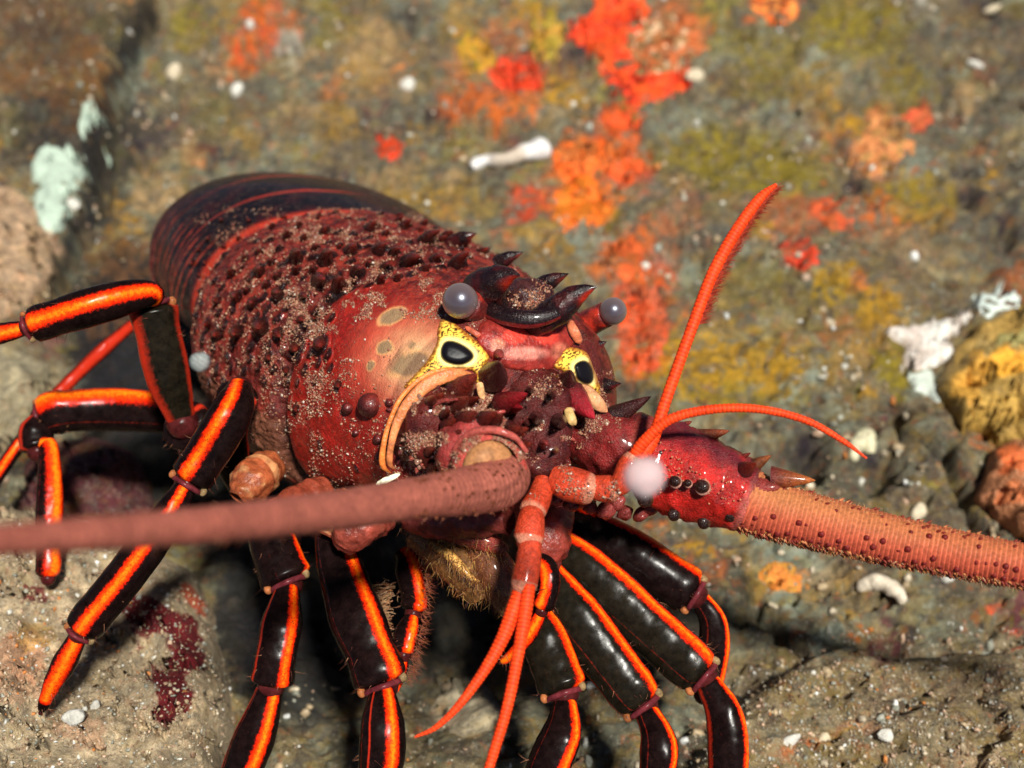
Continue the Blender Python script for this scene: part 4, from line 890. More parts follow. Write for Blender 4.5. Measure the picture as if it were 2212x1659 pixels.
for b, t_, r_ in (((931, 868, .905), (940, 856, .885), 14), ((985, 938, .885), (996, 930, .868), 12), ((1013, 906, .885), (1026, 897, .865), 13), ((1072, 908, .875), (1086, 896, .855), 14), ((1104, 934, .868), (1124, 922, .85), 17), ((1128, 962, .868), (1148, 958, .852), 13), ((905, 900, .915), (912, 888, .895), 12), ((880, 950, .93), (888, 940, .912), 11), ((925, 975, .91), (938, 968, .892), 12), ((960, 895, .90), (972, 885, .88), 11)): spine2(mb, b, t_, r_)
pimples(mb, V1, 220, 3, 9); pimples(mb, V2_, 40, 3, 7)
antL = build('antenna', mb, M_PED, lob)
# right antenna peduncle
mb = MB()
ringtube(mb, [(1235, 915, 1.02, 50), (1275, 935, 1.0, 74), (1330, 960, .99, 80), (1385, 975, .985, 76), (1400, 980, .985, 60)], 44, (.15, .012, .011), nseg=44, rim=.8, rimc=(.26, .035, .025), noise_=.9, bump_=10)
ringtube(mb, [(1375, 985, .99, 62), (1420, 1000, .98, 92), (1500, 1030, .972, 96), (1570, 1058, .966, 84), (1610, 1078, .962, 74), (1622, 1083, .961, 62)], 60, (.42, .014, .010), nseg=48, rim=.93, rimc=(.42, .09, .07), noise_=.8, bump_=9, topc=(180, (.09, .012, .018)))
def z3(x, y): return 1080 + .3255 * x, 792 + .3255 * y
def sp3(b, t_, r_, db, dt, **k): spine2(mb, (*z3(*b), db), (*z3(*t_), dt), r_, **k)
sp3((760, 330), (1003, 198), 24, .98, .965, tipc=(.05, .008, .008)); sp3((900, 420), (1005, 372), 14, .98, .97); sp3((1150, 420), (1275, 362), 14, .985, .975)
sp3((1280, 480), (1525, 425), 22, .975, .96, tipc=(.25, .05, .015)); sp3((1480, 610), (1570, 560), 12, .965, .955); sp3((1570, 620), (1665, 572), 10, .965, .955); sp3((1680, 660), (1802, 588), 16, .96, .95, tipc=(.3, .08, .02)); sp3((1620, 690), (1700, 640), 20, .945, .925)
sp3((1800, 740), (2095, 755), 26, .95, .94, basec=(.10, .012, .012), tipc=(.38, .10, .02)); sp3((1700, 810), (1860, 800), 30, .95, .94, basec=(.22, .025, .022), tipc=(.2, .03, .02))
for x, y, r_, d, rim_ in ((1160, 760, 12, .93, 1), (1245, 772, 8, .928, 1), (1340, 795, 15, .927, 1), (1540, 975, 20, .944, 0), (1360, 1035, 16, .952, 0), (1160, 985, 15, .95, 0), (1320, 560, 14, .948, 0), (1075, 580, 15, .948, 0), (970, 880, 20, .954, 0)):
    cx, cy = z3(x, y); B = cam(cx, cy, d)
    if rim_: V, F = ball(B + np.array([2, -2, -2]), r_ * 1.2 * d, 18, 10, ax=(0, 0, 1), sq=.4); mb.add(V, F, (.42, .2, .15))
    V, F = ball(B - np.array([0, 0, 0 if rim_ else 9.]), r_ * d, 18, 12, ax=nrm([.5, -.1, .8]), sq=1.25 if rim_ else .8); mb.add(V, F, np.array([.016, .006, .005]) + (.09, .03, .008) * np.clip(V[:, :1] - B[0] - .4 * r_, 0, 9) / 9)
for k in range(160):
    a_ = rs.uniform(0, 1); x = 1420 + 190 * a_ + rs.normal() * 8; y = 1005 + 72 * a_ + rs.uniform(-60, 60); q = cam(x, y, .925 + abs(y - (1005 + 72 * a_)) * .0003)
    V, F = ball(q + np.array([0, 0, -14.]), rs.uniform(1.2, 2.6), 6, 5); mb.add(V, F, (.55, .22, .12))
for x, y, r_ in ((1200, 1088, 16), (1235, 1098, 20), (1275, 1105, 18), (1310, 1112, 22), (1350, 1118, 18), (1385, 1120, 16), (1405, 1105, 20), (1330, 1095, 22), (1260, 1085, 24)):
    V, F = ball(cam(x, y - 10, .985), r_ * .9, 18, 12, sq=1.4); V = V + 16 * (fbm(V / 9., 3, 66)[:, None] - .5); mb.add(V, F, np.array([.20, .03, .025]) * rs.uniform(.4, 1.3))
antR = build('antenna', mb, M_PED, lob)
# flagella of the antennae
def flagellum(L_, parent, n, nseg, col, ringsp, amp, lines=None, spin=None, ref=None, tint=.25, fringe=None):
    P = catmull(pts(L_), n)
    V, F, ph, s = tube(P[:, :3], P[:, 3], nseg, ref=ref)
    sp = ringsp
    saw = (s / sp) % 1.0; k = amp * (saw - .5)
    V = P[:, None, :3] + (V - P[:, None, :3]) * (1 + k)[:, None, None]
    c = np.asarray(col) * np.ones((n, nseg, 3)) * (1 + tint * (saw[:, None, None] - .5) * 2)
    c = c * (1 + .5 * (fbm(V / 30., 3, 711)[..., None] - .5))
    if lines:
        for p0, wd_, k_, e_ in lines:
            f_ = np.exp(-((ph - p0) / wd_) ** 2)[None] * np.clip(1 - s / e_, 0, 1)[:, None]
            c = c * (1 - f_[..., None]) + np.asarray(k_) * f_[..., None]
    mb = MB().add(V, F, c.reshape(-1, 3))
    return mb, P, s, ph, V
mb, P, s, ph, V = flagellum([(1046, 996, .90, 44), (1074, 1008, .888, 54), (1088, 1030, .872, 57), (1062, 1050, .852, 56), (985, 1064, .815, 51), (900, 1076, .775, 45), (700, 1106, .69, 43), (400, 1138, .585, 40), (0, 1166, .49, 35), (-400, 1190, .42, 32)], antL, 500, 28, (.31, .09, .062), 13, .045, lines=[(-.25, .06, (.06, .018, .012), 420), (-.62, .06, (.05, .015, .01), 460), (-1.0, .06, (.05, .015, .01), 480)], tint=.16)
T_, N_, S_ = frames(P[:, :3])
V2, F2 = ball(cam(1054, 1008, .862), 60 * .858, 28, 18, ax=Fv, sq=.6); mb.add(V2, F2, np.array([.34, .15, .06]) * (.6 + .8 * vnoise(V2 / 12., 9)[:, None]))
r = np.random.RandomState(31)
for i in range(8, 150, 2):
    for a in (-1.5, -.8, -.2, .4, .9, 1.4):
        if r.rand() < .16:
            a += r.uniform(-.2, .2); o = P[i, :3] + (S_[i] * math.sin(a) + N_[i] * math.cos(a)) * P[i, 3] * .97; dv = nrm(T_[i] * .8 + .5 * (S_[i] * math.sin(a) + N_[i] * math.cos(a)))
            mb.add(*cone(o, o + dv * r.uniform(6, 13), r.uniform(2.5, 4), n=6, m=4, basec=(.06, .012, .008), tipc=(.22, .07, .03)))
fibres(mb, (P[:, None, :3] + (V - P[:, None, :3]) * .98).reshape(-1, 3)[r.randint(0, V.size // 3, 1400)], r, 5, 14, .8, T_.mean(0), .7, [(.3, .09, .05), (.4, .16, .09), (.16, .04, .03)], m=3)
build('flagellum', mb, M_RING, antL)
mb, P, s, ph, V = flagellum([(1612, 1080, .962, 70), (1650, 1096, .958, 64), (1720, 1116, .952, 60), (1850, 1148, .94, 56), (2000, 1182, .925, 52), (2212, 1222, .90, 48), (2500, 1270, .87, 44), (2900, 1330, .82, 38)], antR, 900, 40, (.42, .07, .038), 9.0, .05, tint=.42, lines=[(-.7, .8, (.42, .16, .06), 1100)])
T_, N_, S_ = frames(P[:, :3])
r = np.random.RandomState(3)
for i in range(14, 800, 14):
    for a, q_ in ((.78, .8), (.2, .3), (.45, .25), (-.55, .2)):
        if r.rand() < q_:
            a += r.uniform(-.08, .08); rr_ = r.uniform(3.5, 7.5); V2, F2 = ball(P[i, :3] + (S_[i] * math.sin(a) + N_[i] * math.cos(a)) * P[i, 3] * .97, rr_, 10, 7, ax=N_[i], sq=.8); mb.add(V2, F2, (.13, .012, .010))
for i in range(12, 700, 5):
    for base_ph in (1.05, 1.3, 1.6, -1.5, -.9):
        if r.rand() < (.75 if base_ph > .9 else .3):
            a = base_ph + r.uniform(-.12, .12); o = P[i, :3] + (S_[i] * math.sin(a) + N_[i] * math.cos(a)) * P[i, 3] * .98
            dv = nrm(S_[i] * math.sin(a) + N_[i] * math.cos(a) + T_[i] * .9)
            mb.add(*cone(o, o + dv * r.uniform(6, 11), r.uniform(2.2, 4.2), n=6, m=4, basec=(.14, .01, .008) if r.rand() < .6 else (.5, .2, .07), tipc=(.2, .04, .02)))
build('flagellum', mb, M_RING, antR)
# fuzz along the underside
mbf = MB(); ii = r.randint(8, 720, 1500); a = r.uniform(.9, 1.75, 1500) * np.where(r.rand(1500) < .7, 1, -1)
G = P[ii, :3] + (S_[ii] * np.sin(a)[:, None] + N_[ii] * np.cos(a)[:, None]) * P[ii, 3:4]
fibres(mbf, G, r, 4, 11, .9, S_.mean(0) * .6 + T_.mean(0) * .4, .7, [(.6, .28, .08), (.5, .2, .06), (.62, .4, .2)], m=3)
build('fringe', mbf, M_HAIR, antR)

# ---- antennular plate with its spines, between the antenna bases
mb = MB()
PV, _, _ = ringtube(mb, [(1150, 800, .985, 50), (1152, 845, .965, 76), (1160, 900, .952, 78), (1170, 955, .94, 66), (1178, 1005, .935, 48), (1182, 1040, .94, 24)], 50, (.07, .009, .008), ref=np.array([0, .3, 1.]), flat=.6, noise_=.9, bump_=10)
for b, t_, r_, tc in (((1064, 815, .945), (1078, 782, .905), 34, (.02, .006, .006)), ((1085, 872, .93), (1140, 850, .895), 26, (.3, .01, .015)), ((1092, 880, .92), (1130, 882, .89), 20, (.4, .01, .02)), ((1222, 828, .97), (1232, 800, .935), 24, (.03, .008, .008)), ((1236, 856, .97), (1285, 905, .94), 34, (.35, .012, .022)), ((1145, 843, .92), (1147, 838, .90), 12, (.1, .01, .01)), ((1192, 852, .92), (1194, 846, .90), 14, (.1, .01, .01)), ((1158, 905, .9), (1160, 898, .88), 18, (.06, .01, .01)), ((1205, 912, .905), (1215, 905, .882), 22, (.03, .01, .01)), ((1140, 915, .9), (1136, 912, .885), 10, (.1, .02, .02)), ((1075, 762, .955), (1080, 772, .93), 16, (.25, .03, .03)), ((1175, 960, .93), (1178, 958, .895), 14, (.4, .05, .05)), ((1200, 975, .915), (1200, 972, .90), 14, (.35, .18, .08)), ((1100, 970, .89), (1120, 962, .87), 16, (.4, .08, .07))):
    spine2(mb, (b[0], b[1], b[2] + (.045 if b[2] < .925 else 0)), t_, r_, tipc=np.asarray(tc) * 1.2 + .02 * np.array([1, .1, .1]), basec=(.05, .008, .008))
pimples(mb, PV, 90, 2, 6)
build('antennular_plate', mb, M_PED, lob)
# orange joint membranes
mb = MB()
def band(L_, col, flat=.5, n=50, nseg=16):
    P = catmull(pts(L_), n); u = np.linspace(0, 1, n); rr = P[:, 3] * np.sqrt(np.clip(np.minimum(u, 1 - u) * 8, .02, 1))
    V, F, ph, s = tube(P[:, :3], rr, nseg, flat=flat); c = np.asarray(col) * (1 + .3 * np.cos(ph)[None, :, None]) * np.ones((n, 1, 1)); mb.add(V, F, c.reshape(-1, 3))
band([(1030, 812, .930, 6), (985, 808, .920, 12), (932, 826, .914, 15), (890, 862, .911, 13), (860, 909, .911, 10), (845, 962, .912, 7), (842, 1000, .916, 7), (854, 1014, .925, 5)], (.52, .15, .05), flat=.35)
band([(1010, 797, .93, 4), (930, 806, .92, 5), (872, 852, .915, 5), (842, 910, .915, 5), (828, 965, .915, 6), (827, 1005, .92, 7), (845, 1022, .93, 5)], (.62, .15, .03))
band([(1035, 825, .93, 8), (1040, 850, .922, 8), (1045, 862, .918, 5)], (.6, .3, .13))
band([(1250, 832, .97, 8), (1272, 850, .965, 14), (1292, 872, .962, 15), (1312, 890, .97, 6)], (.5, .22, .1), flat=.25)
band([(1226, 880, .935, 9), (1234, 905, .93, 11), (1244, 918, .93, 6)], (.42, .25, .09))
band([(1228, 690, .985, 7), (1240, 716, .978, 11), (1254, 742, .985, 8)], (.5, .13, .06), flat=.4)
band([(1005, 706, .95, 5), (1030, 722, .947, 6), (1050, 734, .952, 4)], (.42, .08, .04), flat=.4)
band([(812, 1047, .945, 4), (836, 1036, .94, 7), (864, 1024, .94, 4)], (.85, .8, .55), flat=.4)
build('joint_membrane', mb, M_SOFT, lob)
mb = MB()
for x, y, r_ in ((803, 876, 27), (752, 882, 13), (818, 948, 11), (824, 985, 13), (770, 935, 8), (842, 870, 9)):
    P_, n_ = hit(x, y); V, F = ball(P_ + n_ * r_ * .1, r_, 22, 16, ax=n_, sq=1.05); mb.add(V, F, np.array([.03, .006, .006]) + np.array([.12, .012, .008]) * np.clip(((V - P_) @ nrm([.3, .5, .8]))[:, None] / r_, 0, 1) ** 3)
build('cheek_tubercle', mb, M_HORN, lob)

# ---- legs
def segm(mb, L_, stripe=None, edges=(), col=(.0065, .003, .0028), flat=.85, nseg=44, flare=.10, st=(0, 1), sup=2.3, cond=True):
    A = np.asarray(L_, float); P4 = pts(A); ln = np.linalg.norm(np.diff(P4[:, :3], axis=0), axis=1).sum()
    n = max(14, int(ln / 5)); P = catmull(P4, n); u = np.linspace(0, 1, n)
    rr = P[:, 3] * (.76 + .17 * sstep(0, .5, u)) * (1 + 1.3 * flare * sstep(.78, .93, u) - .9 * flare * sstep(.94, 1, u)) * (1 + .05 * (vnoise(np.stack([u * 5, 0 * u + ln * .13], -1), 3) - .5) * 2)
    endr = 16. / ln
    rr = rr * np.sqrt(np.clip(1 - np.clip((endr - u) / endr, 0, 1) ** 2, .02, 1)) * np.sqrt(np.clip(1 - np.clip((u - 1 + endr) / endr, 0, 1) ** 2, .02, 1))
    p0 = rad(stripe[0]) if stripe else 0
    def bul(ph): d = np.angle(np.exp(1j * (ph - p0))); return 1 + (.07 if stripe else 0) * np.exp(-(d / .5) ** 2)
    V, F, ph, s = tube(P[:, :3], rr, nseg, flat=flat, bulge=bul, sup=sup)
    a = np.full((n, nseg), -2.); e = np.full((n, nseg), -2.)
    if stripe:
        d = np.abs(np.angle(np.exp(1j * (ph - p0))))[None] * P[:, 3:4]
        w_ = stripe[1] * 1.1 * P[:, 2:3] / -FPX
        fade = np.clip(np.minimum((u - st[0]) / .06, (st[1] - u) / .06), -1, 1)[:, None]
        a = np.clip(np.minimum(1 - d / w_, fade + .3), -2, 1)
    for pe, we in edges:
        d = np.abs(np.angle(np.exp(1j * (ph - rad(pe)))))[None] * P[:, 3:4]; e = np.maximum(e, 1 - d / (we * P[:, 2:3] / -FPX))
    if stripe:
        for dp, am in ((82, .25), (-82, .25), (150, .1)):
            d = np.abs(np.angle(np.exp(1j * (ph - p0 - rad(dp)))))[None] * P[:, 3:4]; e = np.maximum(e, am - d / (9 * P[:, 2:3] / -FPX))
    o_ = nrm(V - P[:, None, :3]); V = V + o_ * (1.4 * (fbm(V / 24., 3, 733) - .5) * 2)[..., None]
    c = np.asarray(col) * np.ones((n, nseg, 3))
    mb.add(V, F, c.reshape(-1, 3), a.ravel(), e.ravel())
    rh = np.random.RandomState(int(ln)); nh = int(ln / 9); ih = (n * (1 - .35 * rh.rand(nh) ** 2) - 2).astype(int).clip(2, n - 2); jh = rh.randint(0, nseg, nh)
    q0 = V[ih, jh]; on = nrm(q0 - P[ih, :3]); fibres(mb, q0, rh, 8, 22, .7, nrm(on + .5 * nrm(P[-1, :3] - P[0, :3])), .35, [(.16, .05, .03), (.3, .13, .07), (.05, .02, .015)], m=3)
    V2, F2 = ball(P[-1, :3], P[-1, 3] * .66, 18, 12); mb.add(V2, F2, (.05, .008, .008))
    if cond:
        T, N, Sd = frames(P[:, :3]); r1 = P[-1, 3]
        for sg, ccol in ((1, (.30, .10, .035)), (-1, (.2, .13, .06))):
            q = P[-1, :3] + Sd[-1] * sg * r1 * .86 + N[-1] * r1 * .35 - T[-1] * 3
            V2, F2 = ball(q, r1 * .17, 14, 10, ax=T[-1], sq=1.3); mb.add(V2, F2, ccol)
        al = np.linspace(-1.2, 1.2, 16); q = P[-1, :3][None] + Sd[-1] * (np.sin(al) * r1 * .8)[:, None] + N[-1] * (np.cos(al) * r1 * .72)[:, None] + T[-1] * 2
        V2, F2, _, _ = tube(q, r1 * .13, 10); mb.add(V2, F2, (.10, .016, .02))
    return P

def leg(segs, name='leg', label=None):
    names = ['carpus', 'propodus', 'dactyl', 'tip']
    root = None
    for i, sg in enumerate(segs):
        if i and np.hypot(*(np.array(segs[i - 1]['p'][-1])[:2] - np.array(sg['p'][0])[:2])) < 60:
            pe = np.array(segs[i - 1]['p'][-1], float); p0 = np.array(sg['p'][0], float); ne = p0 * .35 + pe * .65; ne[3] = p0[3] * .82; sg['p'] = [tuple(ne)] + ([tuple(p0)] if np.hypot(*(ne - p0)[:2]) > 14 else []) + list(sg['p'][1:])
        mb = MB(); segm(mb, sg['p'], **{k: v for k, v in sg.items() if k != 'p'})
        if root is None: root = build(name, mb, M_LEG, lob)
        else: build(names[min(i - 1, 3)], mb, M_LEG, root)
    if label: root['label'] = label
    return root
GRN = (.0085, .0065, .004)
# upper left
leg([dict(p=[(520, 905, 1.2, 50), (440, 935, 1.14, 52), (395, 915, 1.1, 54)], edges=[(80, 12)], cond=False),
     dict(p=[(392, 912, 1.10, 46), (365, 820, 1.085, 52), (342, 720, 1.075, 52), (328, 655, 1.07, 50)], edges=[(-66, 34), (70, 22)], col=GRN),
     dict(p=[(322, 634, 1.05, 36), (270, 643, 1.04, 44), (180, 668, 1.03, 46), (110, 690, 1.03, 42), (62, 706, 1.03, 34)], stripe=(12, 19)),
     dict(p=[(70, 704, 1.03, 24), (20, 716, 1.03, 26), (-60, 735, 1.03, 26), (-160, 770, 1.04, 20)], stripe=(0, 20), cond=False)])
# long left leg lying over the boulder
leg([dict(p=[(540, 1080, 1.10, 38), (502, 1000, 1.085, 42), (496, 920, 1.065, 44), (518, 840, 1.04, 42)], edges=[(70, 10)], cond=False),
     dict(p=[(524, 820, 1.01, 40), (505, 880, 1.0, 50), (460, 960, .995, 50), (405, 1045, .99, 44)], stripe=(18, 16)),
     dict(p=[(408, 1036, .985, 38), (360, 1120, .98, 44), (270, 1245, .975, 46), (200, 1330, .975, 42), (172, 1368, .975, 36)], stripe=(5, 15)),
     dict(p=[(176, 1362, .975, 30), (140, 1430, .98, 28), (108, 1490, .985, 20), (88, 1540, .99, 8)], stripe=(0, 22), cond=False, st=(-.1, .84))])
# far left legs
leg([dict(p=[(420, 900, 1.22, 50), (330, 890, 1.2, 52), (220, 885, 1.18, 50), (130, 890, 1.17, 46), (92, 900, 1.17, 40)], stripe=(48, 27), st=(.2, 1.1)),
     dict(p=[(100, 905, 1.165, 42), (78, 940, 1.16, 40), (82, 975, 1.155, 36)], edges=[(60, 10)], cond=False),
     dict(p=[(104, 965, 1.15, 26), (108, 1040, 1.14, 30), (106, 1130, 1.13, 30), (104, 1250, 1.12, 24)], stripe=(-30, 24), cond=False)])
leg([dict(p=[(300, 690, 1.3, 17), (240, 740, 1.28, 17), (170, 805, 1.27, 16), (105, 872, 1.26, 15)], edges=[(0, 19)], cond=False),
     dict(p=[(108, 870, 1.26, 16), (70, 920, 1.25, 17), (20, 990, 1.24, 17), (-60, 1110, 1.23, 16)], stripe=(10, 9), cond=False)], 'leg')
# lower left pair
leg([dict(p=[(575, 1090, 1.07, 48), (585, 1160, 1.055, 54), (605, 1220, 1.045, 56), (622, 1262, 1.04, 50)], stripe=(-68, 16)),
     dict(p=[(622, 1262, 1.03, 40), (612, 1330, 1.02, 46), (596, 1420, 1.01, 48), (586, 1482, 1.01, 46)], stripe=(-28, 13), edges=[(60, 6)], cond=False),
     dict(p=[(588, 1470, 1.01, 44), (558, 1570, 1.01, 50), (515, 1680, 1.01, 46), (470, 1790, 1.02, 40)], stripe=(-24, 16), edges=[(75, 7)], cond=False)])
leg([dict(p=[(715, 1140, 1.04, 48), (728, 1200, 1.03, 56), (765, 1320, 1.01, 64), (805, 1420, .995, 60), (826, 1482, .99, 54)], stripe=(-34, 16)),
     dict(p=[(824, 1485, .98, 40), (826, 1550, .97, 54), (826, 1620, .965, 54), (815, 1720, .97, 48)], stripe=(-24, 16), edges=[(32, 4)], cond=False)])
# right fan
leg([dict(p=[(1130, 1290, 1.03, 40), (1160, 1350, 1.02, 52), (1195, 1430, 1.01, 56), (1218, 1500, 1.0, 50)], stripe=(-55, 17), edges=[(80, 8)], col=GRN),
     dict(p=[(1222, 1515, .995, 38), (1216, 1575, .985, 50), (1190, 1640, .98, 50), (1150, 1740, .98, 44)], stripe=(-40, 15), cond=False)])
leg([dict(p=[(1160, 1210, 1.04, 44), (1220, 1300, 1.03, 60), (1310, 1420, 1.02, 60), (1390, 1525, 1.01, 50)], stripe=(-50, 15), edges=[(75, 9)], col=GRN),
     dict(p=[(1400, 1535, 1.0, 40), (1422, 1600, .995, 44), (1418, 1680, .99, 42), (1405, 1760, .99, 38)], stripe=(-50, 11), edges=[(70, 8)], cond=False)])
leg([dict(p=[(1170, 1155, 1.06, 46), (1260, 1230, 1.05, 64), (1400, 1355, 1.035, 62), (1520, 1462, 1.02, 50)], stripe=(-48, 17), edges=[(80, 9)], col=GRN),
     dict(p=[(1528, 1470, 1.015, 40), (1562, 1540, 1.01, 46), (1572, 1620, 1.005, 46), (1568, 1740, 1.0, 42)], stripe=(-62, 13), edges=[(62, 16)], cond=False)])
leg([dict(p=[(1190, 1115, 1.09, 48), (1300, 1165, 1.085, 60), (1420, 1235, 1.075, 58), (1500, 1285, 1.07, 46)], stripe=(-62, 17), edges=[(80, 7)]),
     dict(p=[(1512, 1285, 1.07, 34), (1540, 1345, 1.07, 36), (1538, 1420, 1.07, 36), (1520, 1500, 1.07, 34)], stripe=(-58, 10), cond=False)])
# maxillipeds
leg([dict(p=[(870, 1195, 1.06, 30), (886, 1230, 1.04, 36), (898, 1290, 1.03, 34), (893, 1325, 1.025, 30)], stripe=(-20, 13), cond=False),
     dict(p=[(890, 1325, 1.02, 26), (880, 1370, 1.015, 30), (872, 1415, 1.01, 26)], stripe=(-20, 14), cond=False),
     dict(p=[(874, 1410, 1.01, 20), (864, 1450, 1.01, 18), (850, 1500, 1.01, 8)], stripe=(0, 16), cond=False)], 'maxilliped')
leg([dict(p=[(1160, 1205, .99, 22), (1182, 1225, .98, 25), (1186, 1270, .975, 26), (1170, 1320, .975, 22)], stripe=(20, 14), cond=False),
     dict(p=[(1172, 1315, .975, 18), (1150, 1360, .98, 20), (1110, 1410, .99, 14), (1080, 1432, 1.0, 6)], stripe=(0, 18), cond=False)], 'maxilliped')
# ---- antennules
def antennule(stalk, fl):
    mb = MB()
    for L_, rm in stalk: ringtube(mb, L_, 26, (.52, .05, .018), nseg=24, rim=.86, rimc=(.55, .2, .12), noise_=.25)
    root = build('antennule', mb, M_PED, lob)
    for L_, ringsp in fl:
        n = 500; mb, P, s, ph, V = flagellum(L_, root, n, 20, (.78, .05, .008), ringsp, .07, tint=.4)
        if L_[-1][1] < 500:
            T_, N_, S_ = frames(P[:, :3]); rf = np.random.RandomState(6); ii = rf.randint(230, 492, 1500)
            fibres(mb, P[ii, :3] + S_[ii] * P[ii, 3:4] * .8, rf, 12, 24, 1.0, S_.mean(0) + .9 * T_[300], .12, [(.30, .03, .015), (.42, .06, .02), (.2, .02, .012)], m=3)
        build('flagellum', mb, M_RING, root)
    return root
antennule([([(1175, 1040, .93, 22), (1165, 1075, .92, 27), (1152, 1100, .91, 30), (1148, 1112, .908, 26)], 0), ([(1150, 1100, .91, 24), (1146, 1130, .90, 31), (1142, 1162, .895, 33), (1140, 1170, .895, 28)], 0), ([(1146, 1160, .895, 24), (1142, 1210, .885, 27), (1132, 1262, .88, 29), (1130, 1272, .88, 24)], 0)],
          [([(1128, 1262, .88, 16), (1112, 1310, .875, 17), (1085, 1380, .87, 15), (1045, 1450, .865, 12), (990, 1525, .86, 9), (940, 1572, .86, 6), (896, 1592, .86, 2)], 8), ([(1142, 1262, .875, 15), (1135, 1320, .87, 15), (1118, 1420, .86, 13), (1095, 1530, .85, 12), (1062, 1640, .845, 11), (1030, 1750, .84, 9)], 8)])
antennule([([(1195, 1035, .93, 30), (1230, 1045, .925, 38), (1268, 1055, .92, 36), (1280, 1058, .92, 30)], 0), ([(1270, 1050, .92, 24), (1300, 1055, .918, 29), (1325, 1056, .915, 29), (1332, 1056, .915, 24)], 0), ([(1322, 1055, .915, 22), (1345, 1040, .91, 26), (1360, 1005, .91, 26), (1372, 985, .91, 20)], 0)],
          [([(1366, 990, .91, 16), (1405, 960, .915, 14), (1440, 860, .92, 12.5), (1490, 720, .93, 12.5), (1540, 590, .94, 13), (1590, 500, .95, 13), (1640, 430, .96, 11), (1676, 399, .965, 4)], 9), ([(1362, 995, .91, 14), (1395, 950, .905, 13), (1450, 905, .90, 11), (1540, 884, .895, 10), (1640, 884, .89, 9), (1740, 908, .885, 8), (1820, 952, .88, 6), (1872, 990, .878, 2)], 8)])
# ---- coxae and underside joints
mb = MB()
for L_, col in (([(590, 1000, 1.07, 34), (556, 1030, 1.05, 44), (530, 1056, 1.035, 40), (512, 1076, 1.03, 22)], (.3, .07, .025)), ([(700, 1060, 1.05, 34), (650, 1085, 1.03, 40), (600, 1110, 1.03, 34)], (.22, .04, .02)), ([(760, 1080, 1.03, 38), (722, 1120, 1.02, 44), (706, 1150, 1.02, 36)], (.26, .055, .025)), ([(830, 1100, 1.0, 44), (770, 1140, .99, 46), (750, 1175, 1.0, 30)], (.22, .04, .025)), ([(1200, 1090, 1.04, 40), (1180, 1150, 1.03, 56), (1160, 1220, 1.03, 50)], (.2, .03, .02)), ([(880, 1110, .98, 40), (960, 1120, .97, 44), (1040, 1120, .96, 40), (1100, 1120, .95, 30)], (.13, .02, .015))):
    P = catmull(pts(L_), 60); u_ = np.linspace(0, 1, 60); V, F, ph, s = tube(P[:, :3], P[:, 3] * (.92 + .12 * np.abs(np.sin(u_ * 7.5)) ** .5), 36); nn = fbm(V / 30., 3, 811)[..., None]; V = V + nrm(V - P[:, None, :3]) * (14 * (nn - .5) + 7 * (fbm(V / 11., 2, 813)[..., None] - .5))
    u = (s / s[-1])[:, None, None]; c = np.asarray(col) * (.4 + 1.2 * nn); f_ = sstep(.5, .75, .5 + .5 * np.sin(u * 15 + 4 * nn)) * sstep(.40, .56, nn) * (.9 if col[0] > .24 else 0); c = c * (1 - f_ * .4) + np.array([.75, .42, .18]) * f_ * .4
    mb.add(V, F, c.reshape(-1, 3))
build('coxa', mb, M_SOFT, lob)
# mouthparts: golden bristly lobes
mb = MB()
for L_, col in (([(900, 1150, 1.0, 34), (960, 1190, .99, 44), (1010, 1240, .985, 46), (1040, 1290, .985, 30)], (.16, .07, .02)), ([(1010, 1170, .99, 30), (1060, 1220, .98, 44), (1090, 1280, .98, 40), (1095, 1320, .985, 20)], (.14, .045, .018)), ([(880, 1120, .99, 20), (960, 1140, .975, 26), (1050, 1170, .97, 24), (1090, 1190, .97, 14)], (.22, .03, .02)), ([(930, 1175, .975, 8), (970, 1200, .965, 11), (1010, 1240, .96, 9), (1030, 1258, .96, 3)], (.6, .32, .08))):
    P = catmull(pts(L_), 26); V, F, ph, s = tube(P[:, :3], P[:, 3], 24); mb.add(V, F, (np.asarray(col) * (.5 + fbm(V / 18., 3, 821)[..., None])).reshape(-1, 3))
mouth = build('mouthpart', mb, M_PED, lob)
VV = np.vstack(mb.v); r = np.random.RandomState(12); sel = VV[r.randint(0, len(VV), 2600)]
mbf = MB(); fibres(mbf, sel, r, 8, 26, .9, nrm([.1, -.6, .6]), .6, [(.3, .12, .03), (.22, .07, .02), (.12, .035, .015), (.5, .28, .08)])
q = catmull(pts([(915, 1215, 1.02, 8), (922, 1260, 1.0, 8), (915, 1330, 1.0, 8), (900, 1400, 1.0, 8), (880, 1470, 1.0, 6)]), 200)[:, :3]
fibres(mbf, q[r.randint(0, 200, 420)] + r.normal(size=(420, 3)) * 5, r, 9, 22, .7, nrm([.8, -.4, .3]), .4, [(.3, .09, .03), (.2, .04, .02)])
q = catmull(pts([(845, 1260, 1.04, 8), (838, 1330, 1.03, 8), (850, 1400, 1.02, 8)]), 200)[:, :3]
fibres(mbf, q[r.randint(0, 200, 260)] + r.normal(size=(260, 3)) * 6, r, 14, 34, .9, nrm([-.8, -.3, .3]), .4, [(.4, .24, .12), (.3, .12, .05)])
build('bristle', mbf, M_HAIR, mouth)

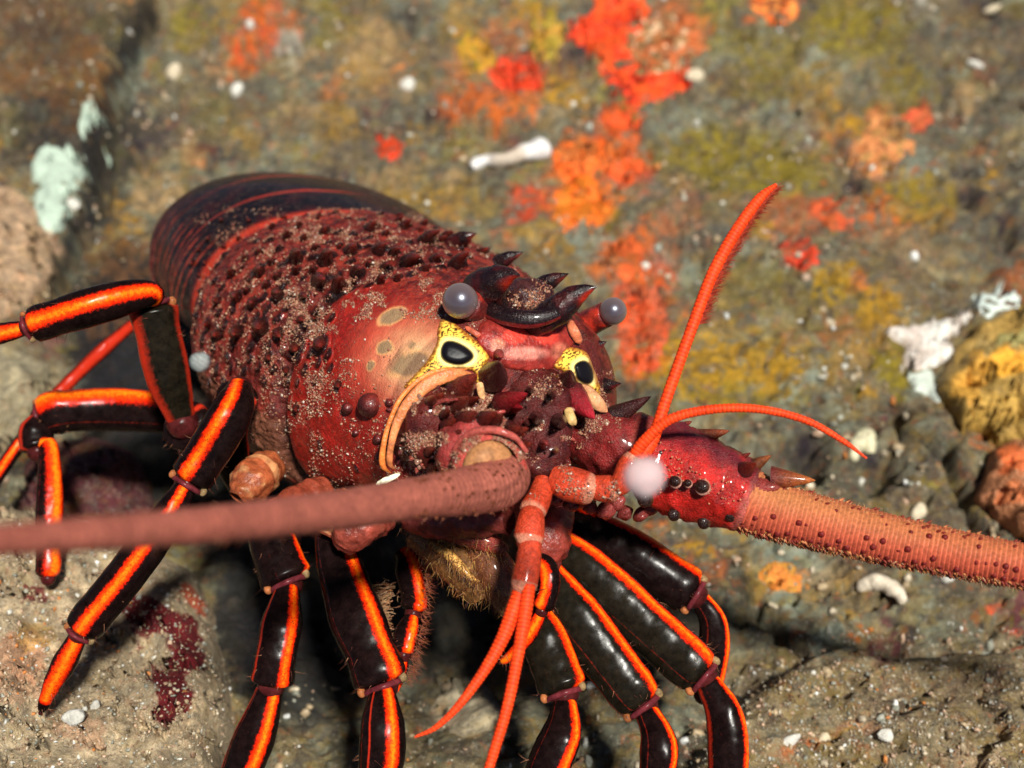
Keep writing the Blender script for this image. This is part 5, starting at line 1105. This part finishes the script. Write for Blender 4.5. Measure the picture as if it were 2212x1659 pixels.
# ---- silt lodged on the shell
r = np.random.RandomState(77); mbs = MB(); GS = []; NS = []
for _ in range(420000):
    x, y = r.uniform(420, 1340), r.uniform(450, 1080)
    dens = .15 + .7 * math.exp(-((x - 925) / 75) ** 2 - ((y - 925) / 85) ** 2) + .5 * math.exp(-((x - 1060) / 60) ** 2 - ((y - 900) / 50) ** 2) + .4 * math.exp(-((x - 1290) / 90) ** 2 - ((y - 930) / 60) ** 2) + .75 * math.exp(-((x - 800) / 200) ** 2 - ((y - 600) / 110) ** 2) + .6 * math.exp(-((x - 690) / 70) ** 2 - ((y - 720) / 140) ** 2) + .55 * math.exp(-((x - 1100) / 150) ** 2 - ((y - 880) / 90) ** 2) + .5 * math.exp(-((x - 1140) / 50) ** 2 - ((y - 650) / 40) ** 2)
    if 770 < x < 950 and 690 < y < 860: dens *= .1
    GS.append((x, y, dens, r.rand()))
A = np.array(GS); cl = fbm(A[:, :2] / 34., 4, 901); A = A[A[:, 3] < A[:, 2] * sstep(.49, .63, cl) * .55 * np.where((A[:, 0] > 700) & (A[:, 1] > 690), .45, 1) ** ((A[:, 0] < 850) | (A[:, 1] < 840))]
GS = []; 
FBV = [bvh(*ROSV)]
for V, F in FACE: FBV.append(bvh(V, F))
for x, y, *_ in A:
    p, n = hit(x, y, BV2)
    for b_ in FBV:
        p2, n2_ = hit(x, y, b_)
        if p2 is not None and (p is None or p2[2] > p[2]): p, n = p2, n2_
    if p is not None and (x, y) and np.linalg.norm(p) < 3700:
        GS.append(p); NS.append(n)
GS = np.array(GS); NS = np.array(NS)
NS = NS * np.sign((NS * -GS).sum(-1, keepdims=True))
scatter(mbs, GS, NS, r, .6, 2.9, 2.2, pal=np.array([(.34, .15, .085), (.42, .23, .14), (.28, .085, .055), (.6, .5, .4), (.24, .06, .04)]), p=[.3, .25, .25, .08, .12])
fp = []; fn = []
for P, a, b, n, rr in FRI:
    m_ = 22
    q = P - a * (rr * r.uniform(.7, 1.9, m_))[:, None] + b * (rr * 1.5 * r.uniform(-1, 1, m_))[:, None] + n * r.uniform(-1, 7, m_)[:, None]; fp.append(q); fn.append(np.repeat(n[None], m_, 0))
fp = np.vstack(fp); fn = np.vstack(fn)
scatter(mbs, fp, fn, r, .6, 2.6, 2.0, pal=np.array([(.36, .17, .10), (.45, .27, .17), (.28, .09, .06)])); fibres(mbs, fp[::3], r, 4, 12, .7, nrm(Uv + .3 * Fv), .7, [(.40, .2, .12), (.46, .28, .18)], m=3)
kk = r.rand(len(GS)) < .3
fibres(mbs, GS[kk], r, 4, 11, .7, nrm(Uv + .3 * Fv), .7, [(.36, .17, .1), (.45, .27, .17), (.26, .08, .05)], m=3)
tag(build('silt', mbs, M_GRIT), kind='stuff')

# ---- drifting particles between lens and animal
PT = [(1391, 1030, .62, 46, (.62, .48, .48), 'large round pale pink speck drifting before the right antenna base'), (432, 782, .80, 22, (.4, .44, .42), 'grey striped speck between the upper left leg and the carapace')]
M_DRIFT = m_soft('plankton_jelly', rough=.8, var=.1, spec=.05, bumpd=.00002); M_DRIFT.node_tree.nodes['Principled BSDF'].inputs['Alpha'].default_value = .62
for x, y, d, r_, c, lb in PT:
    V, F = ball((0, 0, 0), r_ * d, 24, 16); V = V * (1 + .25 * (fbm(V / (r_ * d) * 1.5, 3, 33)[:, None] - .5))
    k = np.asarray(c) * np.ones((len(V), 3))
    if 'striped' in lb: k = k * np.where(np.sin(V[:, :1] * .5 + V[:, 1:2] * .75) > 0, 1.0, .5)
    tag(build('drifting_particle', MB().add(V + cam(x, y, d), F, k), M_DRIFT), lb, 'particle', 'specks drifting in the water')
print('done', len(bpy.data.objects))
